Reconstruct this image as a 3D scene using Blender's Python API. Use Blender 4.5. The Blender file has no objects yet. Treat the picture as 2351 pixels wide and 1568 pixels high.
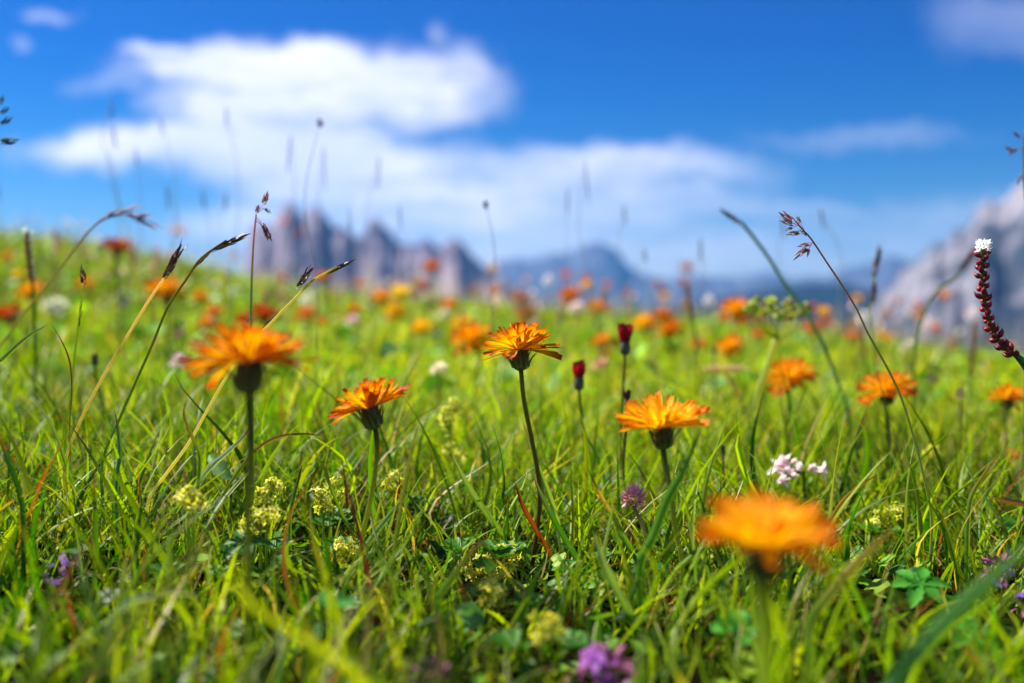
import bpy, math, random
import numpy as np
from mathutils import Vector, Matrix, Euler
R = math.radians
random.seed(7)
NP = np.random.RandomState(11)
scene = bpy.context.scene
COL = scene.collection

# ------------------------------------------------------------------ camera
CAMZ = 0.105                     # lens height above the turf
FPX = 35.0 / 36.0 * 2351.0       # focal length in photo pixels (2351 px wide view)
PITCH = math.atan(84.0 / FPX)    # looking very slightly down
FOCUS = 0.385
cd = bpy.data.cameras.new('camera'); cam = bpy.data.objects.new('camera', cd); COL.objects.link(cam)
cam.location = (0, 0, CAMZ); cam.rotation_euler = (R(90) - PITCH, 0, 0)
cd.lens = 35; cd.sensor_width = 36; cd.clip_start = 0.01; cd.clip_end = 60000
cd.dof.use_dof = True; cd.dof.focus_distance = FOCUS; cd.dof.aperture_fstop = 5.4
scene.camera = cam
scene.render.resolution_x = 1024; scene.render.resolution_y = 683

# ------------------------------------------------------------------ light and sky
SUN_EL, SUN_AZ = R(47), R(-62)   # azimuth measured from the view direction, minus is to the left
sdir = Vector((math.sin(SUN_AZ) * math.cos(SUN_EL), math.cos(SUN_AZ) * math.cos(SUN_EL), math.sin(SUN_EL)))
sl = bpy.data.lights.new('sun', 'SUN'); sl.energy = 5.0; sl.angle = R(0.5); sl.color = (1.0, 0.93, 0.82)
so = bpy.data.objects.new('sun', sl); COL.objects.link(so)
so.rotation_euler = sdir.to_track_quat('Z', 'Y').to_euler(); so.location = (-3, 3, 6)
scene.view_settings.view_transform = 'Standard'; scene.view_settings.look = 'None'
scene.view_settings.exposure = 1.12; scene.view_settings.gamma = 1.0


class G:
    """small node-graph helper"""
    def __init__(self, tree):
        self.t = tree; self.t.nodes.clear()
    def n(self, typ, **kw):
        nd = self.t.nodes.new(typ)
        for k, v in kw.items(): setattr(nd, k, v)
        return nd
    def put(self, sock, v):
        if isinstance(v, bpy.types.NodeSocket): self.t.links.new(v, sock)
        elif v is not None: sock.default_value = v
    def m(self, op, a, b=None, c=None, clamp=False):
        nd = self.n('ShaderNodeMath', operation=op, use_clamp=clamp)
        self.put(nd.inputs[0], a)
        if b is not None: self.put(nd.inputs[1], b)
        if c is not None: self.put(nd.inputs[2], c)
        return nd.outputs[0]
    def v(self, op, a, b=None):
        nd = self.n('ShaderNodeVectorMath', operation=op)
        self.put(nd.inputs[0], a)
        if b is not None: self.put(nd.inputs[1], b)
        return nd.outputs['Value'] if op in ('LENGTH', 'DOT_PRODUCT') else nd.outputs[0]
    def mix(self, f, a, b, blend='MIX'):
        nd = self.n('ShaderNodeMix', data_type='RGBA', blend_type=blend)
        self.put(nd.inputs[0], f); self.put(nd.inputs[6], a); self.put(nd.inputs[7], b)
        return nd.outputs[2]
    def noise(self, vec, scale, detail=3, rough=0.55, dist=0.0):
        nd = self.n('ShaderNodeTexNoise'); self.put(nd.inputs['Vector'], vec)
        nd.inputs['Scale'].default_value = scale; nd.inputs['Detail'].default_value = detail
        nd.inputs['Roughness'].default_value = rough; nd.inputs['Distortion'].default_value = dist
        return nd
    def ramp(self, f, lo, hi):
        nd = self.n('ShaderNodeMapRange', interpolation_type='SMOOTHSTEP')
        self.put(nd.inputs[0], f); nd.inputs[1].default_value = lo; nd.inputs[2].default_value = hi
        return nd.outputs[0]


def c4(c): return (c[0], c[1], c[2], 1.0)

world = bpy.data.worlds.new('World'); scene.world = world; world.use_nodes = True
g = G(world.node_tree)
sky = g.n('ShaderNodeTexSky', sky_type='NISHITA'); sky.sun_disc = False
sky.sun_elevation = SUN_EL; sky.sun_rotation = SUN_AZ; sky.altitude = 2100
sky.air_density = 1.0; sky.dust_density = 0.3; sky.ozone_density = 2.2
hs = g.n('ShaderNodeHueSaturation'); hs.inputs['Saturation'].default_value = 1.5; hs.inputs['Value'].default_value = 0.82
g.put(hs.inputs['Color'], sky.outputs[0])
tc = g.n('ShaderNodeTexCoord'); sep = g.n('ShaderNodeSeparateXYZ'); g.put(sep.inputs[0], tc.outputs['Generated'])
yy = g.m('MAXIMUM', sep.outputs[1], 0.12)
cx_ = g.m('DIVIDE', sep.outputs[0], yy); cz_ = g.m('DIVIDE', sep.outputs[2], yy)
cmb = g.n('ShaderNodeCombineXYZ'); g.put(cmb.inputs[0], cx_); g.put(cmb.inputs[1], cz_)
P0 = cmb.outputs[0]
nz = g.noise(P0, 7.0, 4, 0.6); off = g.v('SUBTRACT', nz.outputs['Color'], (0.5, 0.5, 0.5))
off = g.v('MULTIPLY', off, (0.17, 0.07, 0.0))
nz2 = g.noise(P0, 19.0, 4, 0.6); off2 = g.v('MULTIPLY', g.v('SUBTRACT', nz2.outputs['Color'], (0.5, 0.5, 0.5)), (0.07, 0.02, 0.0))
P1 = g.v('ADD', g.v('ADD', P0, off), off2)
# cloud banks: centre x, centre y, half width, half height (photo pixels, turned into directions), weight
banks = [(640, 165, 330, 68, 1.0), (880, 215, 300, 105, 1.0), (640, 270, 300, 80, 1.0), (350, 340, 300, 55, 0.95), (600, 345, 330, 85, 1.0),
         (800, 410, 330, 95, 0.95), (1020, 480, 420, 95, .78), (1350, 390, 430, 52, 0.74), (1280, 460, 480, 80, 0.62),
         (1080, 540, 600, 75, .6), (115, 26, 90, 18, .4), (1050, 150, 120, 60, .55), (620, 520, 260, 60, .75),
         (1980, 325, 300, 30, .16), (2290, 70, 200, 80, .22), (2150, 520, 460, 70, .3), (1300, 590, 900, 80, .5), (1750, 480, 260, 30, .4), (430, 128, 130, 24, .8), (990, 80, 40, 26, .25),
         (42, 98, 40, 18, .25), (320, 200, 120, 30, .3)]
acc = None
for (bx, by, rx, ry, wt) in banks:
    c = ((bx - 1175.5) / FPX, (700 - by) / FPX, 0.0)
    d = g.v('SUBTRACT', P1, c); d = g.v('MULTIPLY', d, (FPX / rx, FPX / ry, 0.0)); L = g.v('LENGTH', d)
    s = g.m('MULTIPLY', g.ramp(L, 1.25, 0.35), wt)
    acc = s if acc is None else g.m('MAXIMUM', acc, s)
fine = g.noise(g.v('MULTIPLY', P1, (1.0, 5.5, 1.0)), 7.0, 5, 0.7, 0.7)
acc = g.m('MULTIPLY', acc, g.m('ADD', g.m('MULTIPLY', fine.outputs[0], 2.3), -0.12), clamp=True)
front = g.ramp(sep.outputs[1], 0.13, 0.35)
acc = g.m('MULTIPLY', acc, front)
els = g.n('ShaderNodeTexNoise')           # loose clouds on the rest of the sky, away from the photo's part
g.put(els.inputs['Vector'], tc.outputs['Generated']); els.inputs['Scale'].default_value = 2.6; els.inputs['Detail'].default_value = 5
back = g.m('MULTIPLY', g.ramp(els.outputs[0], 0.52, 0.68), g.m('SUBTRACT', 1.0, front))
acc = g.m('MAXIMUM', acc, back)
soft = g.noise(P0, 5.0, 3)
ccol = g.mix(g.ramp(soft.outputs[0], 0.35, 0.65), (11.6, 11.3, 12.2, 1), (8.8, 9.2, 11.8, 1))
deep = g.mix(g.ramp(sep.outputs[2], -0.02, 0.27), (1.25, 1.12, 1.12, 1), (0.0, 0.72, 1.25, 1))   # clear mountain air: bluer overhead
skyblue = g.v('MULTIPLY', hs.outputs[0], deep)
skycol = g.mix(acc, skyblue, ccol)
bg = g.n('ShaderNodeBackground'); bg.inputs[1].default_value = 0.05; g.put(bg.inputs[0], skycol)
out = g.n('ShaderNodeOutputWorld'); g.put(out.inputs[0], bg.outputs[0])


# ------------------------------------------------------------------ helpers
def P(px, py, d):
    """point seen at photo pixel (px, py) at ground distance d in front of the lens"""
    x = (px - 1175.5) / FPX; z = -(py - 784.0) / FPX
    cp, sp = math.cos(PITCH), math.sin(PITCH)
    v = Vector((x, cp + z * sp, z * cp - sp))
    v *= d / v.y
    return Vector((v.x, v.y, v.z + CAMZ))

SKX = np.array([-2000, -400, 0, 160, 300, 430, 550, 700, 1000, 1250, 1500, 1750, 2000, 2150, 2351, 2800, 4500], float)
SKY_ = np.array([420, 530, 562, 582, 608, 636, 668, 698, 716, 734, 752, 776, 812, 836, 866, 910, 1000], float)
SKU = (SKX - 1175.5) / FPX; SKS = (700 - SKY_) / FPX

def sstep(a, b, x):
    t = np.clip((x - a) / (b - a), 0, 1); return t * t * (3 - 2 * t)

def vnoise(x, y, seed=0):
    xi = np.floor(x).astype(np.int64); yi = np.floor(y).astype(np.int64); fx = x - xi; fy = y - yi
    fx = fx * fx * (3 - 2 * fx); fy = fy * fy * (3 - 2 * fy)
    def h(a, b):
        n = (a * 374761393 + b * 668265263 + seed * 974634777) & 0x7fffffff
        n = ((n ^ (n >> 13)) * 1274126177) & 0x7fffffff
        return ((n ^ (n >> 16)) & 0xffff) / 65535.0
    return (h(xi, yi) * (1 - fx) + h(xi + 1, yi) * fx) * (1 - fy) + (h(xi, yi + 1) * (1 - fx) + h(xi + 1, yi + 1) * fx) * fy

def fbm(x, y, octv=4, seed=0, ridged=False):
    s = 0; a = 1; tot = 0
    for i in range(octv):
        n = vnoise(x * 2 ** i + 17.3 * i, y * 2 ** i - 9.1 * i, seed + i)
        if ridged: n = 1 - np.abs(2 * n - 1)
        s = s + a * n; tot += a; a *= 0.5
    return s / tot

BROW = 4.2
def ground(x, y):
    x = np.asarray(x, float); y = np.asarray(y, float)
    u = x / np.maximum(y, 0.3)
    S = np.interp(u, SKU, SKS)
    near = -0.035 * x + 0.006 * (fbm(x * 9 + 40, y * 9 + 40, 3, 5) - 0.5)
    ym = np.minimum(np.maximum(y, 0.3), BROW)
    far = CAMZ + ym * S + 0.05 * (fbm(x * 1.3 + 30, y * 1.3 + 30, 3, 8) - 0.5) * sstep(.8, 3, y) * (1 - 0.7 * sstep(2.5, 4, y))
    w = sstep(0.35, 3.2, y)
    z = near * (1 - w) + far * w
    q = np.maximum(y - BROW, 0)
    z = z - 0.13 * q * (1 - np.exp(-q / 2.0)) * np.exp(-q / 4000)
    z = np.maximum(z, -130 + 6 * (fbm(x / 150.0 + 500, y / 150.0 + 500, 3, 2) - .5)) if z.ndim else max(float(z), -130)
    return z

def gz(x, y): return float(ground(np.array([x]), np.array([y]))[0])

def lin(h):
    h = h.lstrip('#'); o = []
    for i in (0, 2, 4):
        c = int(h[i:i + 2], 16) / 255.0
        o.append(c / 12.92 if c <= 0.04045 else ((c + 0.055) / 1.055) ** 2.4)
    return tuple(o)

def lerp(a, b, t): return tuple(a[i] + (b[i] - a[i]) * t for i in range(3))

def jit(c, amt, rnd=random):
    f = 1 + rnd.uniform(-amt, amt); h = rnd.uniform(-amt, amt) * 0.5
    return (max(0, c[0] * f * (1 + h)), max(0, c[1] * f), max(0, c[2] * f * (1 - h)))

def mat(name, rough=0.5, trans=0.3, spec=0.5, under=None, noise=0.0, nscale=400, fixed=None, tmul=(1.15, 1.15, 0.7), stripe=0.0, bump=0.0, thin=None):
    m = bpy.data.materials.new(name); m.use_nodes = True; q = G(m.node_tree)
    if fixed is None:
        a = q.n('ShaderNodeAttribute'); a.attribute_name = 'Col'; col = a.outputs['Color']
    else:
        rgb = q.n('ShaderNodeRGB'); rgb.outputs[0].default_value = c4(fixed); col = rgb.outputs[0]
    tcn = q.n('ShaderNodeTexCoord')
    if noise > 0:
        nn = q.noise(tcn.outputs['Object'], nscale, 3)
        f = q.m('ADD', q.m('MULTIPLY', nn.outputs[0], 2 * noise), 1 - noise)
        col = q.v('SCALE', col); sc = col.node; q.put(sc.inputs['Scale'], f)
    if stripe > 0:
        uv = q.n('ShaderNodeAttribute'); uv.attribute_name = 'S'
        w = q.m('SINE', q.m('MULTIPLY', uv.outputs['Fac'], 34.0))
        f = q.m('ADD', q.m('MULTIPLY', w, stripe), 1.0)
        col = q.v('SCALE', col); q.put(col.node.inputs['Scale'], f)
    front = col
    if under is not None:
        geo = q.n('ShaderNodeNewGeometry')
        un = q.v('MULTIPLY', col, under)
        col = q.mix(geo.outputs['Backfacing'], col, un)
    p = q.n('ShaderNodeBsdfPrincipled'); q.put(p.inputs['Base Color'], col)
    p.inputs['Roughness'].default_value = rough; p.inputs['Specular IOR Level'].default_value = spec
    if bump > 0:
        b = q.n('ShaderNodeBump'); b.inputs['Strength'].default_value = bump; b.inputs['Distance'].default_value = 0.0004
        bn = q.noise(tcn.outputs['Object'], nscale * 2.5, 3); q.put(b.inputs['Height'], bn.outputs[0]); q.put(p.inputs['Normal'], b.outputs[0])
    o = q.n('ShaderNodeOutputMaterial')
    if trans > 0:
        tr = q.n('ShaderNodeBsdfTranslucent'); q.put(tr.inputs[0], q.v('MULTIPLY', front, tmul))
        mx = q.n('ShaderNodeMixShader'); mx.inputs[0].default_value = trans
        q.put(mx.inputs[1], p.outputs[0]); q.put(mx.inputs[2], tr.outputs[0]); q.put(o.inputs[0], mx.outputs[0])
    else: q.put(o.inputs[0], p.outputs[0])
    return m

M = {
    'grass': mat('grass_blades', 0.40, 0.46, 0.22, noise=0.12, nscale=300, tmul=(1.45, 1.45, 0.15)),
    'leaf': mat('leaf', 0.5, 0.3, 0.2, noise=0.18, nscale=350, bump=0.3, tmul=(1.3, 1.25, 0.5)),
    'petal': mat('orange_petal', 0.55, 0.45, 0.12, under=(0.50, 0.15, 0.4), noise=0.14, nscale=900, stripe=0.2, tmul=(1.2, 1.5, 0.6)),
    'floret': mat('floret', 0.55, 0.42, 0.3, noise=0.1, nscale=900, tmul=(1.5, 1.45, 1.35)),
    'style': mat('yellow_style', 0.5, 0.35, 0.3, tmul=(1.2, 1.1, .6)),
    'stem': mat('stem', 0.45, 0.55, 0.3, noise=0.3, nscale=1400, bump=0.6, tmul=(1.7, 1.5, .8)),
    'calyx': mat('calyx', 0.5, 0.06, 0.4, noise=0.35, nscale=1500, bump=0.7),
    'dark': mat('sedge_scale', 0.35, 0.05, 0.5, noise=0.4, nscale=1300, bump=0.4),
    'bulbil': mat('bulbil', 0.42, 0.10, 0.5, noise=0.25, nscale=1200, bump=0.3),
    'twig': mat('thin_stalk', 0.5, 0.5, 0.3, noise=0.25, nscale=800, tmul=(1.6, 1.5, 1.3)),
}

class MB:
    def __init__(s): s.v = []; s.f = []; s.c = []; s.s = []
    def add(s, verts, faces, cols, ss=None):
        o = len(s.v); s.v += [tuple(v) for v in verts]; s.f += [tuple(o + i for i in f) for f in faces]
        if len(cols) == 3 and not hasattr(cols[0], '__len__'): cols = [cols] * len(verts)
        s.c += [tuple(c) for c in cols]; s.s += (list(ss) if ss is not None else [0.0] * len(verts))
    def build(s, name, m, parent=None, loc=None, smooth=True):
        me = bpy.data.meshes.new(name)
        org = Vector(loc) if loc is not None else Vector((0, 0, 0))
        vv = np.array(s.v, np.float64) - np.array(org) if s.v else np.zeros((0, 3))
        me.from_pydata(vv.tolist(), [], s.f); me.materials.append(m)
        ca = me.color_attributes.new('Col', 'FLOAT_COLOR', 'POINT')
        arr = np.ones((len(s.c), 4), np.float32); arr[:, :3] = np.array(s.c, np.float32); ca.data.foreach_set('color', arr.ravel())
        if any(s.s):
            sa = me.attributes.new('S', 'FLOAT', 'POINT'); sa.data.foreach_set('value', np.array(s.s, np.float32))
        if smooth: me.polygons.foreach_set('use_smooth', [True] * len(me.polygons))
        me.update()
        ob = bpy.data.objects.new(name, me); COL.objects.link(ob)
        ob.location = org
        return ob

def empty(name, loc, label, cat, group=None):
    o = bpy.data.objects.new(name, None); COL.objects.link(o); o.location = loc
    o.empty_display_size = 0.005
    o['label'] = label; o['category'] = cat
    if group: o['group'] = group
    return o

def child(mb, name, m, root, smooth=True):
    """mesh given in world coordinates, parented to an unrotated, unscaled empty"""
    ob = mb.build(name, m, None, loc=root.location, smooth=smooth)
    ob.location = (0, 0, 0); ob.parent = root
    return ob

def smoothpath(pts, n):
    pts = [Vector(p) for p in pts]
    if len(pts) == 2: return [pts[0].lerp(pts[1], i / n) for i in range(n + 1)]
    ext = [pts[0] * 2 - pts[1]] + pts + [pts[-1] * 2 - pts[-2]]
    out = []; segs = len(pts) - 1
    for i in range(n + 1):
        t = i / n * segs; k = min(int(t), segs - 1); f = t - k
        a, b, c, d = ext[k:k + 4]
        out.append(0.5 * ((2 * b) + (c - a) * f + (2 * a - 5 * b + 4 * c - d) * f * f + (3 * b - a - 3 * c + d) * f ** 3))
    return out

def tube(mb, pts, r0, r1, c0, c1, n=16, k=8, rfun=None, cfun=None, cap=True):
    pp = smoothpath(pts, n); t = (pp[1] - pp[0]).normalized()
    up = Vector((0, 1, 0)) if abs(t.y) < 0.9 else Vector((1, 0, 0))
    side = t.cross(up).normalized()
    V = []; C = []; S = []
    for i, p in enumerate(pp):
        if i: t = (pp[min(i + 1, n)] - pp[i - 1]).normalized()
        side = (side - t * side.dot(t)).normalized(); b = t.cross(side); f = i / n
        r = rfun(f) if rfun else r0 + (r1 - r0) * f
        col = cfun(f) if cfun else lerp(c0, c1, f)
        for j in range(k):
            a = 2 * math.pi * j / k
            V.append(p + (side * math.cos(a) + b * math.sin(a)) * r); C.append(col); S.append(j / k)
    F = [(i * k + j, i * k + (j + 1) % k, (i + 1) * k + (j + 1) % k, (i + 1) * k + j) for i in range(n) for j in range(k)]
    if cap: F += [tuple(range(k))[::-1], tuple(n * k + j for j in range(k))]
    mb.add(V, F, C)
    return pp

def leaf(mb, base, d, nrm, L, W, c0, c1, curl=0.0, cup=0.0, rows=6, cols=2, prof=None, teeth=0.0, tipc=None, tiplen=0.15, twist=0.0):
    """leaf or petal: base point, direction, upper-side normal; curl bends it towards its upper side"""
    base = Vector(base); d = Vector(d).normalized(); nrm = Vector(nrm); nrm = (nrm - d * nrm.dot(d)).normalized()
    side = d.cross(nrm)
    prof = prof or (lambda t: math.sin(math.pi * min(1, t * 0.95 + 0.05)) ** 0.7)
    p = base.copy(); V = []; C = []; S = []
    for i in range(rows + 1):
        t = i / rows; a = curl * t
        tg = d * math.cos(a) + nrm * math.sin(a); ln = nrm * math.cos(a) - d * math.sin(a)
        if i: p = p + tg * (L / rows)
        tw = twist * t; sd = side * math.cos(tw) + ln * math.sin(tw); l2 = ln * math.cos(tw) - side * math.sin(tw)
        w = W * 0.5 * prof(t)
        col = lerp(c0, c1, t)
        if tipc is not None and t > 1 - tiplen: col = lerp(col, tipc, (t - 1 + tiplen) / tiplen)
        for j in range(cols + 1):
            s = 2.0 * j / cols - 1
            q = p + sd * (w * s) + l2 * (cup * w * s * s)
            if teeth and i == rows: q = q + tg * (teeth * (1 if j % 2 else -0.35))
            V.append(q); C.append(col); S.append(0.5 + 0.5 * s)
    c = cols + 1
    F = [(i * c + j, i * c + j + 1, (i + 1) * c + j + 1, (i + 1) * c + j) for i in range(rows) for j in range(cols)]
    mb.add(V, F, C, S)

def frame(n):
    n = Vector(n).normalized(); a = Vector((0, -1, 0)) if abs(n.y) < 0.9 else Vector((1, 0, 0))
    x = a.cross(n).normalized() * -1; y = n.cross(x)
    return x, y, n

def blob(mb, c, ax, L, r, col, tip=None, k=8, rows=6, prof=None):
    """closed egg / bead along axis ax starting at c"""
    x, y, n = frame(ax); c = Vector(c); V = []; C = []
    prof = prof or (lambda t: math.sin(math.pi * t) ** 0.7)
    for i in range(rows + 1):
        t = i / rows; rr = r * max(prof(t), 0.001); cc = lerp(col, tip, t ** 3) if tip else col
        for j in range(k):
            a = 2 * math.pi * j / k
            V.append(c + n * (L * t) + (x * math.cos(a) + y * math.sin(a)) * rr); C.append(cc)
    F = [(i * k + j, i * k + (j + 1) % k, (i + 1) * k + (j + 1) % k, (i + 1) * k + j) for i in range(rows) for j in range(k)]
    mb.add(V, F, C)

def to_ground(pts, drift=0.0):
    """extend a path to the ground and return (points, base)"""
    a = pts[-1]; z = gz(a.x, a.y)
    if a.z > z + 0.003:
        x = a.x + drift; b = Vector((x, a.y, gz(x, a.y) - 0.002)); m_ = (a + b) / 2; m_.x = a.x + drift * 0.35
        return pts + [m_, b], b
    b = a.copy(); return pts, Vector((b.x, b.y, min(b.z, z)))

def rootat(b): return (b.x, b.y, gz(b.x, b.y))

# ------------------------------------------------------------------ terrain
def struct(o): o['kind'] = 'structure'; return o

def grid_mesh(name, X, Y, Z, m):
    nr, nc = X.shape
    me = bpy.data.meshes.new(name)
    co = np.stack([X, Y, Z], -1).reshape(-1, 3).astype(np.float32)
    i = np.arange(nr - 1)[:, None] * nc + np.arange(nc - 1)[None, :]
    q = np.stack([i, i + 1, i + nc + 1, i + nc], -1).reshape(-1, 4).astype(np.int32)
    me.vertices.add(len(co)); me.vertices.foreach_set('co', co.ravel())
    me.loops.add(q.size); me.loops.foreach_set('vertex_index', q.ravel())
    me.polygons.add(len(q)); me.polygons.foreach_set('loop_start', np.arange(0, q.size, 4, dtype=np.int32))
    me.polygons.foreach_set('use_smooth', np.ones(len(q), bool))
    me.update(calc_edges=True); me.validate(); me.materials.append(m)
    o = bpy.data.objects.new(name, me); COL.objects.link(o); return o

def soil_material():
    m = bpy.data.materials.new('meadow_soil'); m.use_nodes = True; q = G(m.node_tree)
    geo = q.n('ShaderNodeNewGeometry')
    n1 = q.noise(geo.outputs['Position'], 60, 5); n2 = q.noise(geo.outputs['Position'], 7, 3); n3 = q.noise(geo.outputs['Position'], 0.02, 4)
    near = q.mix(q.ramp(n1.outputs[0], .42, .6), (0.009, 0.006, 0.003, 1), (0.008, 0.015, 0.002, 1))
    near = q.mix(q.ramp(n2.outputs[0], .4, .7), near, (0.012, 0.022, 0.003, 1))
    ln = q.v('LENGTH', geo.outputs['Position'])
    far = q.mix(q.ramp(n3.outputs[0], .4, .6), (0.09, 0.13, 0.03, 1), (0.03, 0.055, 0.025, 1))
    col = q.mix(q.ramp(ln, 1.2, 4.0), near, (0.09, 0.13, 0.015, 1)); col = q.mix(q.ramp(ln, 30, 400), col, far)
    p = q.n('ShaderNodeBsdfPrincipled'); q.put(p.inputs['Base Color'], col); p.inputs['Roughness'].default_value = 1.0; p.inputs['Specular IOR Level'].default_value = 0.0
    b = q.n('ShaderNodeBump'); b.inputs['Strength'].default_value = 0.7; b.inputs['Distance'].default_value = 0.004
    q.put(b.inputs['Height'], n1.outputs[0]); q.put(p.inputs['Normal'], b.outputs[0])
    o = q.n('ShaderNodeOutputMaterial'); q.put(o.inputs[0], p.outputs[0]); return m

rad = np.concatenate([np.linspace(0.002, 1.0, 70), np.geomspace(1.03, 12000, 190)])
ang = np.linspace(0, 2 * np.pi, 361)
RR, AA = np.meshgrid(rad, ang, indexing='ij')
GX = RR * np.sin(AA); GY = RR * np.cos(AA); GZ = ground(GX.ravel(), GY.ravel()).reshape(GX.shape)
GX[:, -1] = GX[:, 0]; GY[:, -1] = GY[:, 0]; GZ[:, -1] = GZ[:, 0]
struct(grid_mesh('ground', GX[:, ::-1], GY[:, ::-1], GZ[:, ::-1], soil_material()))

def rock_material(name, dark, light, low, zlow, zhigh, ns):
    m = bpy.data.materials.new(name); m.use_nodes = True; q = G(m.node_tree)
    geo = q.n('ShaderNodeNewGeometry'); pos = geo.outputs['Position']
    st = q.v('MULTIPLY', pos, (1, 1, 0.35))
    n1 = q.noise(st, 0.011 * ns, 6, 0.65, 0.6); n2 = q.noise(pos, 0.0035 * ns, 4, 0.6)
    col = q.mix(q.ramp(n1.outputs[0], .38, .62), c4(dark), c4(light))
    s = q.n('ShaderNodeSeparateXYZ'); q.put(s.inputs[0], pos)
    h = q.m('ADD', s.outputs[2], q.m('MULTIPLY', q.m('SUBTRACT', n2.outputs[0], .5), (zhigh - zlow) * 1.6))
    col = q.mix(q.ramp(h, zhigh, zlow), col, c4(low))
    p = q.n('ShaderNodeBsdfPrincipled'); q.put(p.inputs['Base Color'], col); p.inputs['Roughness'].default_value = 0.95
    p.inputs['Specular IOR Level'].default_value = 0.1
    o = q.n('ShaderNodeOutputMaterial'); q.put(o.inputs[0], p.outputs[0]); return m

def ridge(name, ctrl, D, thick, amp, m, seed, base=-135, nu=260, nt=60, foot=1.0, freq=26):
    px = np.array([c[0] for c in ctrl], float); py = np.array([c[1] for c in ctrl], float)
    u = np.linspace((px[0] - 1175.5) / FPX, (px[-1] - 1175.5) / FPX, nu); t = np.linspace(0, 1, nt)
    U, T = np.meshgrid(u, t, indexing='ij')
    crest = np.interp(U, (px - 1175.5) / FPX, (700 - py) / FPX) * D
    jag = (fbm(U * freq * 2.2 + seed * 3.1, U * 0 + seed, 4, seed, True) - 0.62) * amp
    dist = D * (1 - thick * (0.62 - T))
    k = np.where(T < 0.62, (T / 0.62), (1 - T) / 0.38); k = np.clip(k, 0, 1) ** foot
    rock = (fbm(U * freq + 5, T * 5 + U * 8, 5, seed + 9, True) - 0.55) * amp * 1.3 * np.sin(np.pi * np.clip(k, 0, 1)) 
    Z = base + (crest + jag * 1.0 - base) * k + rock
    edge = np.minimum(np.clip((U - u[0]) / (u[-1] - u[0]) * 14, 0, 1), np.clip((u[-1] - U) / (u[-1] - u[0]) * 14, 0, 1))
    Z = base - 5 + (Z - base + 5) * (edge ** 0.7 if name != 'hills' else edge)
    return struct(grid_mesh(name, U * dist, dist, Z, m))

rk_left = rock_material('peak_rock', (0.05, 0.042, 0.08), (0.27, 0.22, 0.26), (0.36, 0.28, 0.27), -30, 110, 1.0)
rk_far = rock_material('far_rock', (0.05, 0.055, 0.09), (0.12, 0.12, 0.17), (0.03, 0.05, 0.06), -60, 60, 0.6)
rk_pale = rock_material('pale_rock', (0.025, 0.035, 0.055), (0.27, 0.25, 0.28), (0.10, 0.11, 0.13), -110, -20, 0.45)
rk_wood = rock_material('forest_slope', (0.004, 0.016, 0.03), (0.010, 0.030, 0.05), (0.006, 0.022, 0.035), -90, -20, 2.0)  # bluish albedo: distance haze put into the forest colour
ridge('mountains', [(380, 760), (470, 700), (555, 640), (572, 520), (600, 505), (630, 512), (655, 462), (676, 470), (700, 500), (728, 462), (745, 490), (790, 525),
       (830, 540), (855, 495), (885, 520), (920, 548), (960, 560), (985, 545), (1010, 570), (1045, 545), (1075, 565), (1110, 598), (1150, 630), (1190, 660), (1260, 720), (1330, 780)],
      2600, 0.34, 44, rk_left, 3, foot=0.8)
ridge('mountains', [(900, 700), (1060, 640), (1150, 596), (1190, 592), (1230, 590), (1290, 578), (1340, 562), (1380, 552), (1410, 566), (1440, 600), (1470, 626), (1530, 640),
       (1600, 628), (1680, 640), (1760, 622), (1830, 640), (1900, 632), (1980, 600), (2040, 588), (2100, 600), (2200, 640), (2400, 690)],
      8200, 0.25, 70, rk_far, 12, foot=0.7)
ridge('mountains', [(1880, 760), (1960, 725), (2010, 690), (2050, 645), (2080, 612), (2120, 588), (2150, 560), (2190, 530), (2225, 500), (2260, 470), (2300, 440), (2351, 400), (2430, 345), (2600, 250), (2800, 180), (3200, 260), (3700, 500)],
      2300, 0.5, 52, rk_pale, 21, foot=0.75, nu=320)
ridge('hills', [(1440, 735), (1600, 690), (1700, 672), (1780, 655), (1850, 650), (1930, 648), (2000, 664), (2050, 690), (2110, 730), (2180, 775), (2260, 810)],
      3000, 0.3, 12, rk_wood, 31, foot=0.7)
ridge('hills', [(-2600, 500), (-1500, 420), (-700, 560), (-200, 640), (200, 690), (420, 720), (600, 760)], 1900, 0.5, 16, rk_wood, 41, foot=0.8)

# ------------------------------------------------------------------ air
bm_v = [(-9500, -1500, -142), (9500, -1500, -142), (9500, 10500, -142), (-9500, 10500, -142)]
bm_v += [(x, y, 720) for (x, y, z) in bm_v]
hm = bpy.data.meshes.new('haze'); hm.from_pydata(bm_v, [], [(3, 2, 1, 0), (4, 5, 6, 7), (0, 1, 5, 4), (1, 2, 6, 5), (2, 3, 7, 6), (3, 0, 4, 7)])
hz = bpy.data.objects.new('haze', hm); COL.objects.link(hz); hz['kind'] = 'stuff'; hz['label'] = 'pale blue air between the meadow and the mountains'
hmat = bpy.data.materials.new('air'); hmat.use_nodes = True; q = G(hmat.node_tree)
pv = q.n('ShaderNodeVolumePrincipled'); pv.inputs['Color'].default_value = (0.12, 0.44, 1.0, 1); pv.inputs['Density'].default_value = 0.000075
pv.inputs['Anisotropy'].default_value = 0.2
o_ = q.n('ShaderNodeOutputMaterial'); q.put(o_.inputs['Volume'], pv.outputs[0]); hm.materials.append(hmat)

# ------------------------------------------------------------------ turf
def px_of(x, y, z):
    """photo pixel of world points, for keeping blades off the stems"""
    cp, sp = math.cos(PITCH), math.sin(PITCH); zz = z - CAMZ
    f = y * cp - zz * sp; v = y * sp + zz * cp
    f = np.maximum(f, 0.01)
    return 1175.5 + x / f * FPX, 784 - v / f * FPX

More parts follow.
